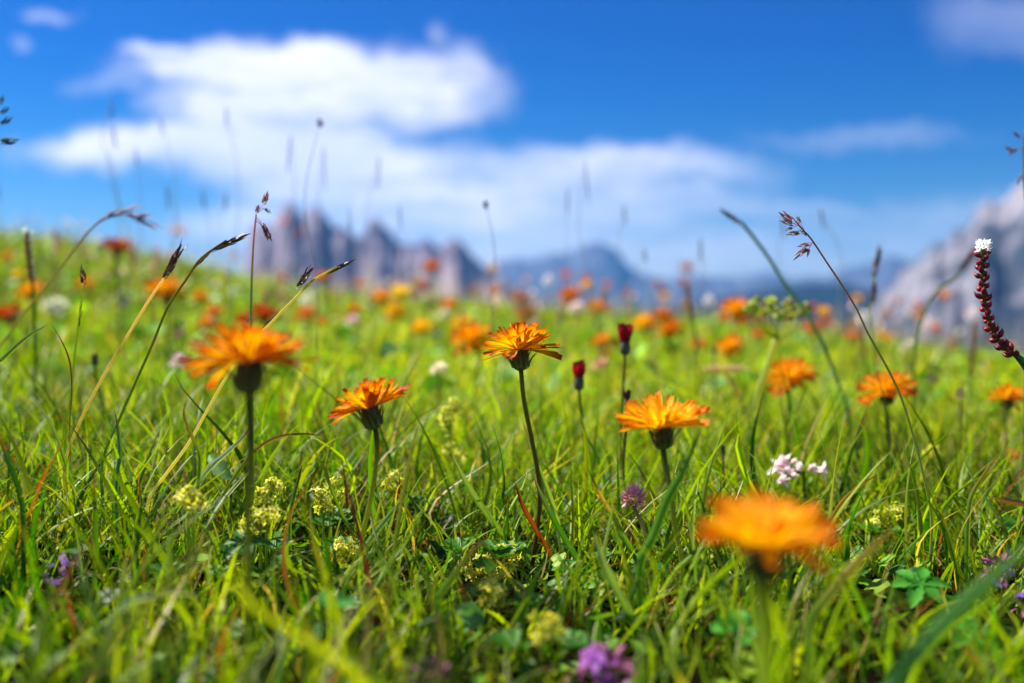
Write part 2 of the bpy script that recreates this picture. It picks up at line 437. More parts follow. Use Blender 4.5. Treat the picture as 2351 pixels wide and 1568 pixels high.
def scatter(n, y0, y1, side=0.66, pad=0.16):
    y = np.sqrt(NP.uniform(y0 ** 2, y1 ** 2, n)); x = NP.uniform(-1, 1, n) * (side * y + pad); return x, y

PAL = np.array([lin(c) for c in ('#8eb014', '#9cbc18', '#62981a', '#b0c824', '#3f7a1a', '#bcc836', '#86ac34', '#84a04c')])
PALW = np.array([.2, .18, .15, .14, .12, .09, .07, .05])
DRY = np.array([lin(c) for c in ('#b09a5c', '#8a5a34', '#c9b98a', '#7c3a2a')])
TIP = np.array([lin(c) for c in ('#9a4a26', '#6d3326', '#b57a3c', '#8fae2c')])

# photo-pixel centre, width, height and distance of plants that stand clear of the blades before them
KEEPOUT = [(1215, 980, 60, 340, .39), (1234, 1200, 34, 190, .39), (573, 1010, 60, 260, .27), (573, 1190, 40, 180, .27), (862, 950, 190, 150, .36), (855, 1080, 44, 140, .36),
           (1515, 980, 200, 140, .34), (1535, 1120, 50, 180, .34), (1740, 1190, 340, 170, .22), (1752, 1420, 70, 320, .205), (1455, 1145, 66, 70, .37), (1480, 1210, 30, 70, .37),
           (612, 1145, 80, 66, .36), (605, 1192, 90, 50, .345), (765, 1130, 60, 50, .405), (745, 1165, 46, 36, .395), (1032, 962, 60, 50, .52), (1046, 1018, 56, 66, .52),
           (1166, 1262, 66, 54, .375), (1098, 1308, 80, 50, .36), (1140, 1375, 84, 50, .315), (786, 1265, 34, 34, .36), (1245, 1440, 60, 50, .27), (2035, 1185, 66, 56, .43),
           (1392, 1512, 120, 100, .255), (2290, 1300, 90, 60, .345), (1840, 1080, 130, 70, .47), (160, 1286, 30, 30, .31), (125, 1318, 30, 30, .30),
           (1435, 790, 40, 100, .5), (1329, 860, 40, 100, .5), (2108, 1340, 90, 60, .325), (1350, 1090, 36, 60, .36), (1420, 1360, 50, 200, .305), (1100, 1120, 70, 120, .40), (1265, 1170, 60, 120, .37)]

def make_grass(name, specs):
    VV = []; QQ = []; CC = []; base_i = 0
    opens = []
    for (qx, qy, qw, qh, dm) in KEEPOUT:
        if qw < 125 and qh < 101:
            p_ = P(qx, qy, dm); opens.append((p_.x, p_.y)); opens.append((p_.x + math.sin(SUN_AZ) * .022, p_.y + math.cos(SUN_AZ) * .022))
    for (x, y, h, w, lean, rows, fold, dry) in specs:
        n = len(x); z = ground(x, y) - 0.002
        for (lx, ly) in opens: h = np.where(np.hypot(x - lx, y - ly) < .017, h * .55, h)      # low blooms stand in the open
        az = NP.uniform(0, 2 * np.pi, n); kk = lean
        t = np.linspace(0, 1, rows + 1)[None, :]
        # bending path: angle from the vertical grows along the blade
        a0 = (NP.uniform(0.0, 0.6, n) ** 1.2)[:, None]; ang = a0 + kk[:, None] * t ** 1.4
        ds = (h / rows)[:, None]
        hx = np.concatenate([np.zeros((n, 1)), np.cumsum(np.sin(ang[:, 1:]) * ds, 1)], 1)
        hz_ = np.concatenate([np.zeros((n, 1)), np.cumsum(np.cos(ang[:, 1:]) * ds, 1)], 1)
        wob = (NP.normal(0, 0.12, n) * h)[:, None] * np.sin(t * np.pi * NP.uniform(.7, 1.6, n)[:, None])
        dx, dy = np.cos(az)[:, None], np.sin(az)[:, None]
        cxp = x[:, None] + dx * hx - dy * wob; cyp = y[:, None] + dy * hx + dx * wob; czp = z[:, None] + hz_
        low = ground(cxp.ravel(), cyp.ravel()).reshape(cxp.shape) + 0.0015
        czp = np.maximum(czp, np.where(t > 0.1, low, -9))
        ta = az + np.pi / 2 + NP.uniform(-0.9, 0.9, n); tw = NP.normal(0, 0.6, n)
        sa = ta[:, None] + tw[:, None] * t
        wid = (w / 2)[:, None] * np.clip(0.55 + 1.6 * t, 0, 1) * np.clip((1 - t) * 1.9, 0.02, 1) ** 0.8
        sx, sy = np.cos(sa) * wid, np.sin(sa) * wid
        # a fraction of blades turn their face rather than lie in the horizontal plane
        L_ = np.stack([cxp - sx, cyp - sy, czp], -1); R_ = np.stack([cxp + sx, cyp + sy, czp], -1)
        # keep stems and low blooms readable: drop blades standing right in front of them
        AX, AY = px_of(cxp, cyp, czp); tx, ty = AX[:, -1], AY[:, -1]
        bad = np.zeros(n, bool)
        for (qx, qy, qw, qh, dm) in KEEPOUT:
            if dm < 0: continue
            bad |= ((np.abs(AX - qx) < qw / 2) & (np.abs(AY - qy) < qh / 2) & (cyp < dm)).any(1)
        bad |= (y < 0.30) & (ty < 1120)
        bad |= (NP.uniform(0, 1, n) < .25 * sstep(.34, .22, y)) | (fbm(x * 22 + 70, y * 22 + 70, 2, 91) < .27 + .07 * sstep(.5, .3, y)) & (y < .7)
        keep = ~bad; idx = np.where(keep)[0]; n2 = len(idx)
        yel_ = (sstep(0.45, 1.1, y) * (1 - .75 * sstep(-.15, -.42, x / y)))[:, None]; patch = fbm(x * 3 + 9, y * 3 + 9, 2, 77)[:, None]
        col = PAL[NP.choice(len(PAL), n, p=PALW)] * NP.uniform(0.5, 1.25, (n, 1)) * (np.array([[.68, .70, .5]]) + np.array([[.32, .30, .4]]) * yel_)
        yel = (sstep(0.4, 0.9, y) * (1 - .9 * sstep(-.15, -.42, x / y)))[:, None]                     # brighter, yellower sward up the bank, weaker at the left
        col = col * (1 + (np.array([[.5, .24, -.2]]) * yel)) * (0.6 + 0.8 * patch)
        isdry = NP.uniform(0, 1, n) < dry
        col[isdry] = DRY[NP.choice(4, isdry.sum(), p=[.4, .25, .2, .15])]
        tipc = TIP[NP.choice(4, n)]; tipf = (NP.uniform(0, 1, n) < 0.42) * NP.uniform(.4, 1, n)
        tl = NP.uniform(0.08, 0.3, n)[:, None]
        ft = np.clip((t - (1 - tl)) / tl, 0, 1) * tipf[:, None]
        cbase = col * np.array([[1.15, 1.1, 1.2]])
        fb = np.clip(1 - t * 3, 0, 1)[..., None]
        c = (col[:, None, :] * (1 - fb) + cbase[:, None, :] * fb) * (1 - ft[..., None]) + tipc[:, None, :] * ft[..., None]
        if fold:
            # centre vein lowered: gives each blade its V section
            fn = np.stack([-np.sin(sa) , np.cos(sa), 0 * sa], -1) * (wid * 0.45)[..., None]
            Cn = np.stack([cxp, cyp, czp], -1) + fn
            V = np.stack([L_, Cn, R_], 2)[idx]; m_ = 3
        else: V = np.stack([L_, R_], 2)[idx]; m_ = 2
        c = np.repeat(c[idx][:, :, None, :], m_, 2)
        per = (rows + 1) * m_
        b = base_i + np.arange(n2)[:, None, None] * per + np.arange(rows)[None, :, None] * m_ + np.arange(m_ - 1)[None, None, :]
        q_ = np.stack([b, b + 1, b + m_ + 1, b + m_], -1).reshape(-1, 4)
        VV.append(V.reshape(-1, 3)); CC.append(c.reshape(-1, 3)); QQ.append(q_); base_i += n2 * per
    V = np.concatenate(VV).astype(np.float32); Q = np.concatenate(QQ).astype(np.int32); C = np.concatenate(CC)
    me = bpy.data.meshes.new(name)
    me.vertices.add(len(V)); me.vertices.foreach_set('co', V.ravel())
    me.loops.add(Q.size); me.loops.foreach_set('vertex_index', Q.ravel())
    me.polygons.add(len(Q)); me.polygons.foreach_set('loop_start', np.arange(0, Q.size, 4, dtype=np.int32))
    me.polygons.foreach_set('use_smooth', np.ones(len(Q), bool)); me.update(calc_edges=True)
    ca = me.color_attributes.new('Col', 'FLOAT_COLOR', 'POINT')
    a = np.ones((len(C), 4), np.float32); a[:, :3] = np.clip(C, 0, 1); ca.data.foreach_set('color', a.ravel())
    me.materials.append(M['grass'])
    o = bpy.data.objects.new(name, me); COL.objects.link(o); print(name, len(Q), 'faces'); return o

def spec(n, y0, y1, h0, h1, w0, w1, l0, l1, rows, fold, dry, hp=1.0, **k):
    x, y = scatter(n, y0, y1, **k)
    clump = fbm(x * 14 + 3, y * 14 + 3, 2, 55)
    h = (h0 + (h1 - h0) * NP.uniform(0, 1, n) ** hp) * (0.65 + 0.7 * clump)
    return (x, y, h, NP.uniform(w0, w1, n), NP.uniform(l0, l1, n), rows, fold, dry)

specs = [
    spec(8500, 0.11, 0.62, .012, .036, .0006, .0015, .2, 1.7, 6, False, .12),                  # low sward near
    spec(13500, 0.13, 0.80, .026, .062, .0007, .0016, .1, 1.3, 8, True, .10, hp=1.3),            # standing blades near
    spec(4200, 0.17, 0.80, .030, .074, .0015, .0027, .1, 1.2, 9, True, .03, hp=1.3),            # broad blades
    spec(500, 0.11, 0.34, .02, .045, .0010, .0024, .2, 1.4, 8, True, .06),                     # lens-side blades
    spec(2600, 0.12, 0.7, .02, .055, .0003, .0007, 1.0, 2.6, 8, False, .5),                     # matted dry and hair-fine blades
    spec(22000, 0.6, 1.5, .02, .060, .0012, .0036, .2, 1.9, 6, False, .06),
    spec(30000, 1.4, 3.0, .022, .06, .002, .0055, .2, 1.8, 5, False, .08),
    spec(40000, 2.8, 7.5, .025, .07, .004, .009, .1, 1.2, 4, False, .10),
    spec(500, 0.55, 1.6, .07, .12, .0006, .0010, .1, .9, 8, False, .85),                       # thin dry stems
    spec(4600, 1.5, 5.0, .07, .15, .0010, .0018, .1, .8, 6, False, .8),
]
gr = make_grass('grass', specs)
gr['kind'] = 'stuff'; gr['label'] = 'green meadow grass with red and straw coloured tips'; gr['category'] = 'grass'

# ground cover: small round, lobed and trefoil leaves between the blades
def make_cover(n, y0, y1, r0, r1, name='ground_cover', hmax=.019, br=1.0):
    x, y = scatter(n, y0, y1); V = []; F = []; C = []
    z = ground(x, y); K = 9
    pal = [lin(c) for c in ('#4a7d1e', '#6a9c20', '#37691c', '#8cb028', '#2f5f1c', '#8c5a30')]
    ci = NP.choice(6, n, p=[.26, .25, .2, .16, .1, .03])
    for i in range(n):
        r = NP.uniform(r0, r1); hgt = NP.uniform(0.001, hmax); az = NP.uniform(0, 6.28)
        nn = Vector((NP.normal(0, .45), NP.normal(0, .45), 1)).normalized(); ax, ay, an = frame(nn)
        c0 = np.array(pal[ci[i]]) * NP.uniform(.4, 1.1) * br
        trio = NP.uniform() < 0.45
        for kq in range(3 if trio else 1):
            a0 = az + kq * 2.094; rr = r * (.62 if trio else 1.0)
            ctr = Vector((x[i], y[i], z[i] + hgt)) + (ax * math.cos(a0) + ay * math.sin(a0)) * (rr * .95 if trio else 0)
            o = len(V); V.append(tuple(ctr - an * rr * .22)); C.append(tuple(c0 * 1.15))
            for j in range(K):
                a = a0 + 2 * math.pi * j / K; lob = 1 + (.14 if j % 2 else -.1)
                if j == K // 2 and not trio: lob = .45
                V.append(tuple(ctr + (ax * math.cos(a) + ay * math.sin(a)) * rr * lob)); C.append(tuple(c0))
            F += [(o, o + 1 + j, o + 1 + (j + 1) % K) for j in range(K)]
    mb = MB(); mb.v = V; mb.f = F; mb.c = C; mb.s = [0.0] * len(V)
    return mb.build(name, M['leaf'])
gc = make_cover(3600, 0.13, 0.8, .0018, .0048, hmax=.012)
gc2 = make_cover(6500, 0.7, 3.2, .005, .013, hmax=.045, br=1.7)
gc2['kind'] = 'stuff'; gc2['label'] = 'yellow-green herb leaves among the grass farther up the bank'; gc2['category'] = 'ground cover'
gc['kind'] = 'stuff'; gc['label'] = 'low clover and lobed herb leaves under the grass'; gc['category'] = 'ground cover'

# ------------------------------------------------------------------ orange hawksbeard flowers
C_ORANGE = ((.96, .62, .003), (.88, .29, .002), (.48, .035, .003))      # root, blade, tip of the petal
C_YELLOR = ((.95, .72, .01), (.92, .52, .004), (.85, .3, .004))
C_RED = ((.88, .34, .003), (.66, .13, .003), (.36, .03, .004))
C_DEEP = ((.70, .10, .004), (.50, .030, .005), (.25, .012, .006))
C_YELLOW = (lin('#ffe020'), lin('#fcd818'), lin('#f0b810'))
C_FADED = (lin('#f0a050'), lin('#e07038'), lin('#c85030'))

def petal_prof(t): return 0.34 + 0.66 * min(1, max(0, (t - 0.02) / 0.62)) ** 0.8 if t < .9 else 1.0 - (t - .9) * 1.2

def petal_specs(rnd, open_, n=(22, 22, 18, 12), droop=0.0, lean=None):
    out = []
    rings = [(n[0], 0 - droop, 13, 0.0132, 0.0028, 10), (n[1], 22, 10, 0.0122, 0.0025, 10), (n[2], 46, 10, 0.0108, 0.0021, 8), (n[3], 68, 10, 0.0088, 0.0015, 5)]
    for ri, (cnt, el, sp, L, W, _) in enumerate(rings):
        for k in range(cnt):
            az = 2 * math.pi * (k + rnd.uniform(-.33, .33)) / cnt + ri * .6
            e = el * (1 if ri == 0 else open_) + rnd.gauss(0, sp * .55)
            e += max(0, -math.sin(az)) ** 1.5 * (24, 20, 10, 0)[ri]
            if lean: e += lean(az, ri)
            out.append((az, R(e), L * rnd.uniform(.86, 1.1), W * rnd.uniform(.85, 1.15), ri))
    return out

def add_petal(mb, az, e, L, W, ri, rnd, cols, fine=True):
    r = Vector((math.cos(az), math.sin(az), 0)); z = Vector((0, 0, 1))
    d = r * math.cos(e) + z * math.sin(e); n = z * math.cos(e) - r * math.sin(e)
    base = r * (0.0022 - ri * 0.0005) + z * (0.0078 + ri * 0.0002)
    f = rnd.uniform(.9, 1.1); c0 = tuple(c * f for c in cols[0]); c1 = tuple(c * f for c in lerp(cols[1], cols[2], rnd.uniform(.2, .75) if ri == 0 else rnd.uniform(0, .35)))
    leaf(mb, base, d, n + r.cross(z) * rnd.uniform(-.35, .35), L, W, c0, c1, curl=rnd.gauss(-0.1 if ri < 1 else .0, .28), cup=rnd.uniform(.15, .55),
         rows=8 if fine else 5, cols=8 if fine else 4, prof=petal_prof, teeth=0.00045, tipc=cols[2], tiplen=.28 if ri == 0 else .16, twist=rnd.gauss(0, .3))

def styles_mesh(rnd, n=30, fine=True):
    mb = MB(); cy = lin('#ffcf2a')
    for k in range(n):
        az = rnd.uniform(0, 6.28); e = R(rnd.uniform(15, 82)); L = rnd.uniform(.0055, .0098)
        r = Vector((math.cos(az), math.sin(az), 0)); z = Vector((0, 0, 1)); d = r * math.cos(e) + z * math.sin(e)
        b = r * rnd.uniform(.0003, .002) + z * .008; top = b + d * L
        tube(mb, [b, top], .00014, .00012, cy, cy, n=3, k=4)
        sd = d.cross(Vector((rnd.gauss(0, 1), rnd.gauss(0, 1), rnd.gauss(0, 1)))).normalized()
        for s in (-1, 1):
            q = [top]
            for i in range(1, 6):
                a = i * .55; q.append(top + d * (math.sin(a) * .0007) + sd * (s * (1 - math.cos(a)) * .0007))
            tube(mb, q, .00011, .00007, cy, cy, n=6, k=3)
    return mb

def calyx_mesh(rnd, hairs=True, open_=1.0):
    """bell of narrow dark green bracts whose dark tips curl out under the petals; black hairs"""
    mb = MB(); cg = lin('#70763a'); cd_ = lin('#3a3018')
    prof = [(0, .0011), (.0006, .0018), (.0016, .0025), (.003, .0031), (.005, .0031), (.0066, .0028), (.0082, .0031), (.0086, .0006)]
    V = []; C = []; k = 20
    for i, (z, r) in enumerate(prof):
        for j in range(k):
            a = 2 * math.pi * j / k; rr = r * (1 + (.07 if j % 2 else -.05)); V.append((rr * math.cos(a), rr * math.sin(a), z))
            C.append(tuple(c * (1.5 if j % 2 else .8) for c in lerp(cg, cd_, i / 7)))
    F = [(i * k + j, i * k + (j + 1) % k, (i + 1) * k + (j + 1) % k, (i + 1) * k + j) for i in range(len(prof) - 1) for j in range(k)]
    F.append(tuple(range(k))[::-1]); mb.add(V, F, C)
    for j in range(13):
        a = 2 * math.pi * (j + rnd.uniform(-.2, .2)) / 13; r = Vector((math.cos(a), math.sin(a), 0)); z = Vector((0, 0, 1))
        leaf(mb, r * .0030 + z * .0012, z + r * .12, -r, .0088 * rnd.uniform(.9, 1.1), .0014, cg, cd_, curl=-rnd.uniform(.3, 1.25), cup=-.4, rows=6, cols=2, prof=lambda t: (1 - t) ** .55)
    for j in range(7):
        a = rnd.uniform(0, 6.28); r = Vector((math.cos(a), math.sin(a), 0)); z = Vector((0, 0, 1))
        leaf(mb, r * .0022 + z * .0004, z + r * .55, -r, rnd.uniform(.003, .005), .0010, lin('#4a5420'), cg, curl=rnd.uniform(.1, .6), cup=-.3, rows=5, cols=2, prof=lambda t: (1 - t) ** .6)
    if hairs:
        for j in range(150):
            a = rnd.uniform(0, 6.28); zz = rnd.uniform(0, .0072); rr = np.interp(zz, [p[0] for p in prof[:7]], [p[1] for p in prof[:7]])
            r = Vector((math.cos(a), math.sin(a), rnd.uniform(-.35, .35))); b = Vector((math.cos(a) * rr, math.sin(a) * rr, zz))
            tube(mb, [b, b + r * rnd.uniform(.0004, .0009)], .00005, .00002, cd_, (.01, .008, .004), n=1, k=3, cap=False)
    return mb

def stem_part(root, pts, r0, r1, ctop, cbot, hair=False, name='stem', n=26, rfun=None, m='stem', k=8):
    mb = MB(); pp = tube(mb, pts, r0, r1, ctop, cbot, n=n, k=k, rfun=rfun)
    if hair:
        rnd = random.Random(5)
        for i in range(110):
            f = rnd.random() ** 2 * .8; kx = min(int(f * n), n - 1); p = pp[kx].lerp(pp[kx + 1], f * n - kx)
            a = rnd.uniform(0, 6.28); d = Vector((math.cos(a), math.sin(a), rnd.uniform(-.3, .3)))
            tube(mb, [p + d * r0 * .8, p + d * (r0 + rnd.uniform(.0003, .0008))], .000045, .00002, (.015, .012, .006), (.015, .012, .006), n=1, k=3, cap=False)
    return child(mb, name, M[m], root)

def head_mesh_objs(seed, cols, open_, droop, fine, lean=None, n=(22, 22, 18, 12)):
    rnd = random.Random(seed); pm = MB()
    for a in petal_specs(rnd, open_, droop=droop, lean=lean, n=n): add_petal(pm, *a, rnd, cols, fine)
    return pm, styles_mesh(rnd, 26, fine), calyx_mesh(rnd, fine)

def rot_to(axis, spin=0.0):
    return Vector((0, 0, 1)).rotation_difference(Vector(axis).normalized()).to_matrix().to_4x4() @ Matrix.Rotation(spin, 4, 'Z')

def hero(label, stem_px, d, scale, axis, seed, sr=1.0, cols=C_ORANGE, open_=1.0, droop=0, lean=None, spin=0, dl=0.0, stemc=('#55601e', '#4a2a1c'), drift=0.0, group='orange hawksbeard flowers'):
    pts = [P(x, y, d + dl * i) for i, (x, y) in enumerate(stem_px)]
    pts, b = to_ground(pts, drift); root = empty('hawksbeard_flower', rootat(b), label, 'flower', group)
    stem_part(root, pts, .00088 * scale * sr, .00078 * scale * sr, tuple(c * 1.6 for c in lin(stemc[0])), tuple(c * 1.6 for c in lin(stemc[1])), hair=True)
    rnd = random.Random(seed); hp = pts[0] - root.location
    RM = rot_to(axis, spin)
    def put(o): o.parent = root; o.location = hp; o.rotation_euler = RM.to_euler(); o.scale = (scale,) * 3; return o
    cal = put(calyx_mesh(rnd).build('calyx', M['calyx']))
    for a in petal_specs(rnd, open_, droop=droop, lean=lean):
        mb = MB(); add_petal(mb, *a, rnd, cols, True); mb.build('petal', M['petal']).parent = cal
    styles_mesh(rnd).build('styles', M['style']).parent = cal
    return root

# the flower in focus: left side of the head hangs, right side spreads flat, far side stands up
def lean_main(az, ri):
    back = math.sin(az); left = -math.cos(az)
    return (20 * max(0, back) - 12 * max(0, left) * (1 if ri == 0 else .2) - 8 * max(0, -back) * (1 if ri < 2 else .4))
hero('sharp orange flower with fringed petals and hairy dark calyx in the middle', [(1196, 851), (1203, 920), (1221, 1010), (1236, 1095), (1238, 1170), (1229, 1250), (1222, 1300)],
     .385, 1.02, (-.05, .0, 1), 21, lean=lean_main, open_=1.15, dl=.0005)
hero('large softly blurred orange flower on a tall straight stem, left of centre', [(571, 905), (573, 960), (574, 1040), (573, 1120), (570, 1200)], .262, 1.10, (.03, -.03, 1), 33, cols=((.95, .56, .003), (.85, .22, .002), (.46, .03, .003)), open_=.8, droop=1, lean=lambda az, ri: (-8 * max(0, -math.cos(az)) if ri == 0 else 0), stemc=('#3a3c14', '#6a7a24'))
hero('orange flower tilted up to the right between the two tallest heads, with curling yellow styles', [(862, 985), (866, 1030), (860, 1090), (848, 1160), (830, 1240)], .352, 1.0, (-.26, -.06, 1), 45,
     open_=.85, droop=-8, lean=lambda az, ri: 8 * math.cos(az), stemc=('#4a5020', '#8a9a2c'))
hero('bowl-shaped yellow-centred orange flower right of the middle flower, above a thick stem', [(1523, 1028), (1528, 1070), (1538, 1120), (1548, 1200), (1565, 1290)], .335, 1.03, (-.1, -.34, 1), 58,
     cols=((1.0, .78, .02), (.97, .48, .003), (.85, .20, .003)), open_=.6, droop=-24, stemc=('#4a5424', '#7c8c2c'))
hero('very blurred orange flower closest to the lens, low at the right', [(1747, 1325), (1752, 1380), (1755, 1450)], .206, 1.0, (.04, -.32, 1), 66,
     cols=((1.0, .74, .006), (.95, .46, .003), (.75, .14, .003)), open_=.55, droop=-20, sr=2.0, stemc=('#5c6c14', '#94ac34'), drift=.002)

# background flowers share six head shapes
HEADS = []
for (sd, cols, op, dr, ln_) in ((101, C_ORANGE, .9, 4, None), (102, C_ORANGE, .7, 14, None), (103, C_RED, .9, 0, None), (104, C_YELLOR, .95, -4, None), (105, C_YELLOW, .8, 2, None), (106, C_FADED, .8, 0, None), (107, C_DEEP, .8, 0, None)):
    a, b, c = head_mesh_objs(sd, cols, op, dr, sd < 103)
    HEADS.append([(nm, mbq.build(nm, M[mt])) for nm, mbq, mt in (('petals', a, 'petal'), ('styles', b, 'style'), ('calyx', c, 'calyx'))])
for hset in HEADS:
    for i, (nm, o) in enumerate(hset):
        me = o.data; bpy.data.objects.remove(o); me.name = nm + '_mesh'; hset[i] = (nm, me)

def far_flower(px, py, w, kind, label, d=None,  tilt=None, dia=.029, bend=0):
    rnd = random.Random(int(px * 7 + py))
    if d is None: d = min(2.6, dia * FPX / max(w - 4, 8))
    for _ in range(60):
        q0 = P(px, py, d)
        if q0.z - gz(q0.x, q0.y) > .062 or d < .6: break
        d *= .96
    sc = min(1.3, max(.35, (w * 1.12 + 5) * d / FPX / .030))
    ax = Vector(tilt or (rnd.uniform(-.3, .3), rnd.uniform(-.75, -.15), 1)).normalized()
    ctr = P(px, py, d); top = ctr - ax * .0085 * sc
    base = Vector((top.x + rnd.uniform(-.012, .012) + bend, top.y, 0)); base.z = gz(base.x, base.y)
    if top.z < base.z + .02: base.z = top.z - .03
    root = empty('hawksbeard_flower', base, label, 'flower', 'small orange heads far up the bank' if 'sprinkled' in label else 'orange hawksbeard flowers')
    mid = (top + base) / 2 + Vector((rnd.uniform(-.006, .006), 0, 0)); q1 = top - ax * .006
    stem_part(root, [top, q1, mid, base - Vector((0, 0, .002))], .0009 * sc, .0008 * sc, lin('#4c5a1e'), lin('#6a7a26'), n=12, k=6)
    RM = rot_to(ax, rnd.uniform(0, 6.28)).to_euler()
    cal = None
    for nm, me in HEADS[kind][::-1]:
        o = bpy.data.objects.new(nm, me); COL.objects.link(o)
        if cal: o.parent = cal
        else: cal = o; o.parent = root; o.location = top - root.location; o.rotation_euler = RM; o.scale = (sc,) * 3

FAR = [
    (1085, 778, 95, 0, 'blurred orange flower just behind the left side of the sharp middle flower', (-.38, -.5, 1)),
    (1812, 862, 108, 1, 'shaggy orange flower with hanging petals and pale centre, above the white vetch', (-.15, -.55, 1)),
    (2037, 892, 120, 1, 'shaggy orange flower crossed by the long reddish grass stalk at the right', (-.1, -.35, 1)),
    (2314, 914, 84, 0, 'orange flower cut by the right edge of the picture', (0, -.15, 1)),
    (1690, 712, 72, 0, 'orange flower next to the knobbly green umbel', (-.35, -.4, 1)),
    (1675, 798, 66, 0, 'orange flower just above the pinkish flat umbel', (-.2, -.3, 1)),
    (1537, 758, 64, 2, 'flat red-orange flower on a pale stalk right of the dark red bud', (0, -.2, 1)),
    (1519, 726, 50, 2, 'small red-orange flower right behind the yellow-orange one', (-.2, -.3, 1)),
    (1475, 742, 48, 3, 'yellow-orange flower right of the upper dark red bud', (-.45, -.5, 1)),
    (1383, 783, 44, 0, 'small tilted orange flower left of the upper dark red bud', (-.5, -.5, 1)),
    (1374, 706, 48, 0, 'orange flower lowest of the trio on the central skyline', (0, -.3, 1)),
    (1308, 680, 54, 2, 'broad red-orange flower on the central skyline', (-.3, -.4, 1)),
    (1344, 641, 22, 2, 'tiny red flower head standing against the blue ridge', None),
    (1300, 631, 24, 5, 'tiny pinkish red flower head against the blue ridge', None),
    (1578, 614, 28, 2, 'lone round red-orange head standing highest right of centre', (0, -.9, 1)),
    (1192, 683, 36, 2, 'small dull orange flower, upper of the pair above the sharp flower', None),
    (1205, 719, 38, 2, 'small dull orange flower, lower of the pair above the sharp flower', None),
    (1061, 741, 46, 3, 'yellow-orange flower above the one hidden behind the sharp flower', (-.2, -.6, 1)),
    (1030, 701, 38, 0, 'small tilted orange flower above a pale clover head', (-.4, -.7, 1)),
    (968, 752, 46, 3, 'yellow-orange flower alone in bright grass left of the sharp flower', (-.2, -.7, 1)),
    (907, 717, 44, 3, 'round yellow-orange flower facing the lens below the yellow one', (0, -1.4, 1)),
    (875, 683, 46, 0, 'orange flower touching the left side of the yellow flower', None),
    (922, 673, 50, 4, 'only plain yellow flower, near the foot of the left peaks', (0, -.3, 1)),
    (967, 656, 36, 2, 'dark orange flower right above the yellow flower', None),
    (991, 613, 42, 2, 'dark red-orange flower against the grey rocks', (0, -.7, 1)),
    (460, 683, 42, 0, 'small orange flower between the bent sedge and the upright pink stalk', None),
    (380, 668, 84, 0, 'wide orange flower crossed by the bent sedge stalks', (0, -.25, 1)),
    (270, 568, 66, 6, 'deep red flower standing against the sky at the left', (.15, -.1, 1)),
    (70, 670, 58, 0, 'orange flower below the blurred brown knotweed spike at the far left', (0, -.25, 1)),
    (16, 724, 66, 6, 'red-orange flower cut by the left edge of the picture', None),
    (195, 652, 36, 0, 'small orange flower behind the shortest sedge at the left', None),
    (702, 722, 46, 5, 'pale orange flower below the white bloom', None),
    (606, 722, 66, 6, 'dark red flower just above the big left head', (.2, -.3, 1)),
    (560, 733, 40, 6, 'dark red flower peeping behind the top left of the big left head', None),
    (490, 718, 40, 5, 'faded orange-red flower left of the big left head, upper one', None),
    (474, 743, 38, 0, 'small orange flower beside the pale one left of the big left head', None),
    (815, 710, 32, 0, 'small orange flower directly above the pink and white daisy', None),
    (740, 738, 26, 5, 'tiny faded orange head left of the pink and white daisy', None),
    (1741, 767, 30, 5, 'tiny orange head under the knobbly green umbel', None),
    (1603, 791, 36, 5, 'pale orange round head left of the flower over the pink umbel', None),
    (1864, 753, 42, 5, 'faded red-orange head right of the knobbly umbel', None),
    (1955, 771, 32, 5, 'faded reddish head below the white knotweed bloom', None),
    (2032, 776, 34, 3, 'yellow-orange head right of the long reddish grass stalk', None),
    (1895, 738, 26, 5, 'faint red head at the brow below the dark wooded slope', None),
    (14, 592, 24, 0, 'orange dot on the green brow at the far left, upper one', None),
    (42, 630, 24, 4, 'yellow dot on the green brow at the far left, lower one', None),
    (2060, 692, 16, 5, 'small orange bud head on a thin stalk against the rocks at the right', None),
    (653, 508, 20, 5, 'pale orange bud head against the left peaks', None),
    (684, 536, 18, 2, 'small red bud head right of the pale one against the left peaks', None),
    (1523, 682, 22, 3, 'pale yellow-orange head on the skyline right of centre', None),
    (2325, 1045, 30, 5, 'faint faded head low at the right edge', None),
]
for (px, py, w, kd, lb, tl) in FAR: far_flower(px, py, w, kd, lb, tilt=tl)

rnd = random.Random(515)
for i in range(34):
    d = rnd.uniform(1.1, 3.0); px = rnd.uniform(380, 2250); x = (px - 1175.5) / FPX * d; z = gz(x, d) + rnd.uniform(.07, .13); py = 700 - (z - CAMZ) / d * FPX
    far_flower(px, py, 30 / d ** .5, rnd.choice((0, 0, 2, 2, 3, 5)), 'small softly blurred orange head sprinkled far up the bank', d=d)
# ------------------------------------------------------------------ sedges and grass stalks
BLK = (lin('#5c382a'), lin('#a07458')); PUR = (lin('#6a3440'), lin('#a8706a')); BLU = (lin('#3a3a4c'), lin('#5a4a56'))

def scaly_spike(mb, a, b, w, cols, rnd, n=16, spread=.35, L=None):
    w *= .8
    """sedge spike: overlapping pointed scales along a -> b"""
    a = Vector(a); b = Vector(b); ax = (b - a); ln_ = ax.length; ax.normalize(); x, y, _ = frame(ax); L = L or ln_ * .34
    for i in range(n):
        t = i / (n - 1); an = i * 2.4; r = x * math.cos(an) + y * math.sin(an); env = math.sin(math.pi * (.15 + .75 * t)) ** .6
        p = a + ax * (ln_ * t * .85) + r * (w * .22 * env); d = ax + r * (spread * rnd.uniform(.5, 1.3))
        c = jit(cols[0], .3, rnd)
        leaf(mb, p, d, -r, L * rnd.uniform(.8, 1.15), w * .75 * env, c, cols[1] if rnd.random() < .3 else c, curl=.25, cup=-.6, rows=5, cols=2, prof=lambda t: (math.sin(math.pi * min(1, .25 + .75 * t))) ** .8, tipc=cols[1], tiplen=.25)

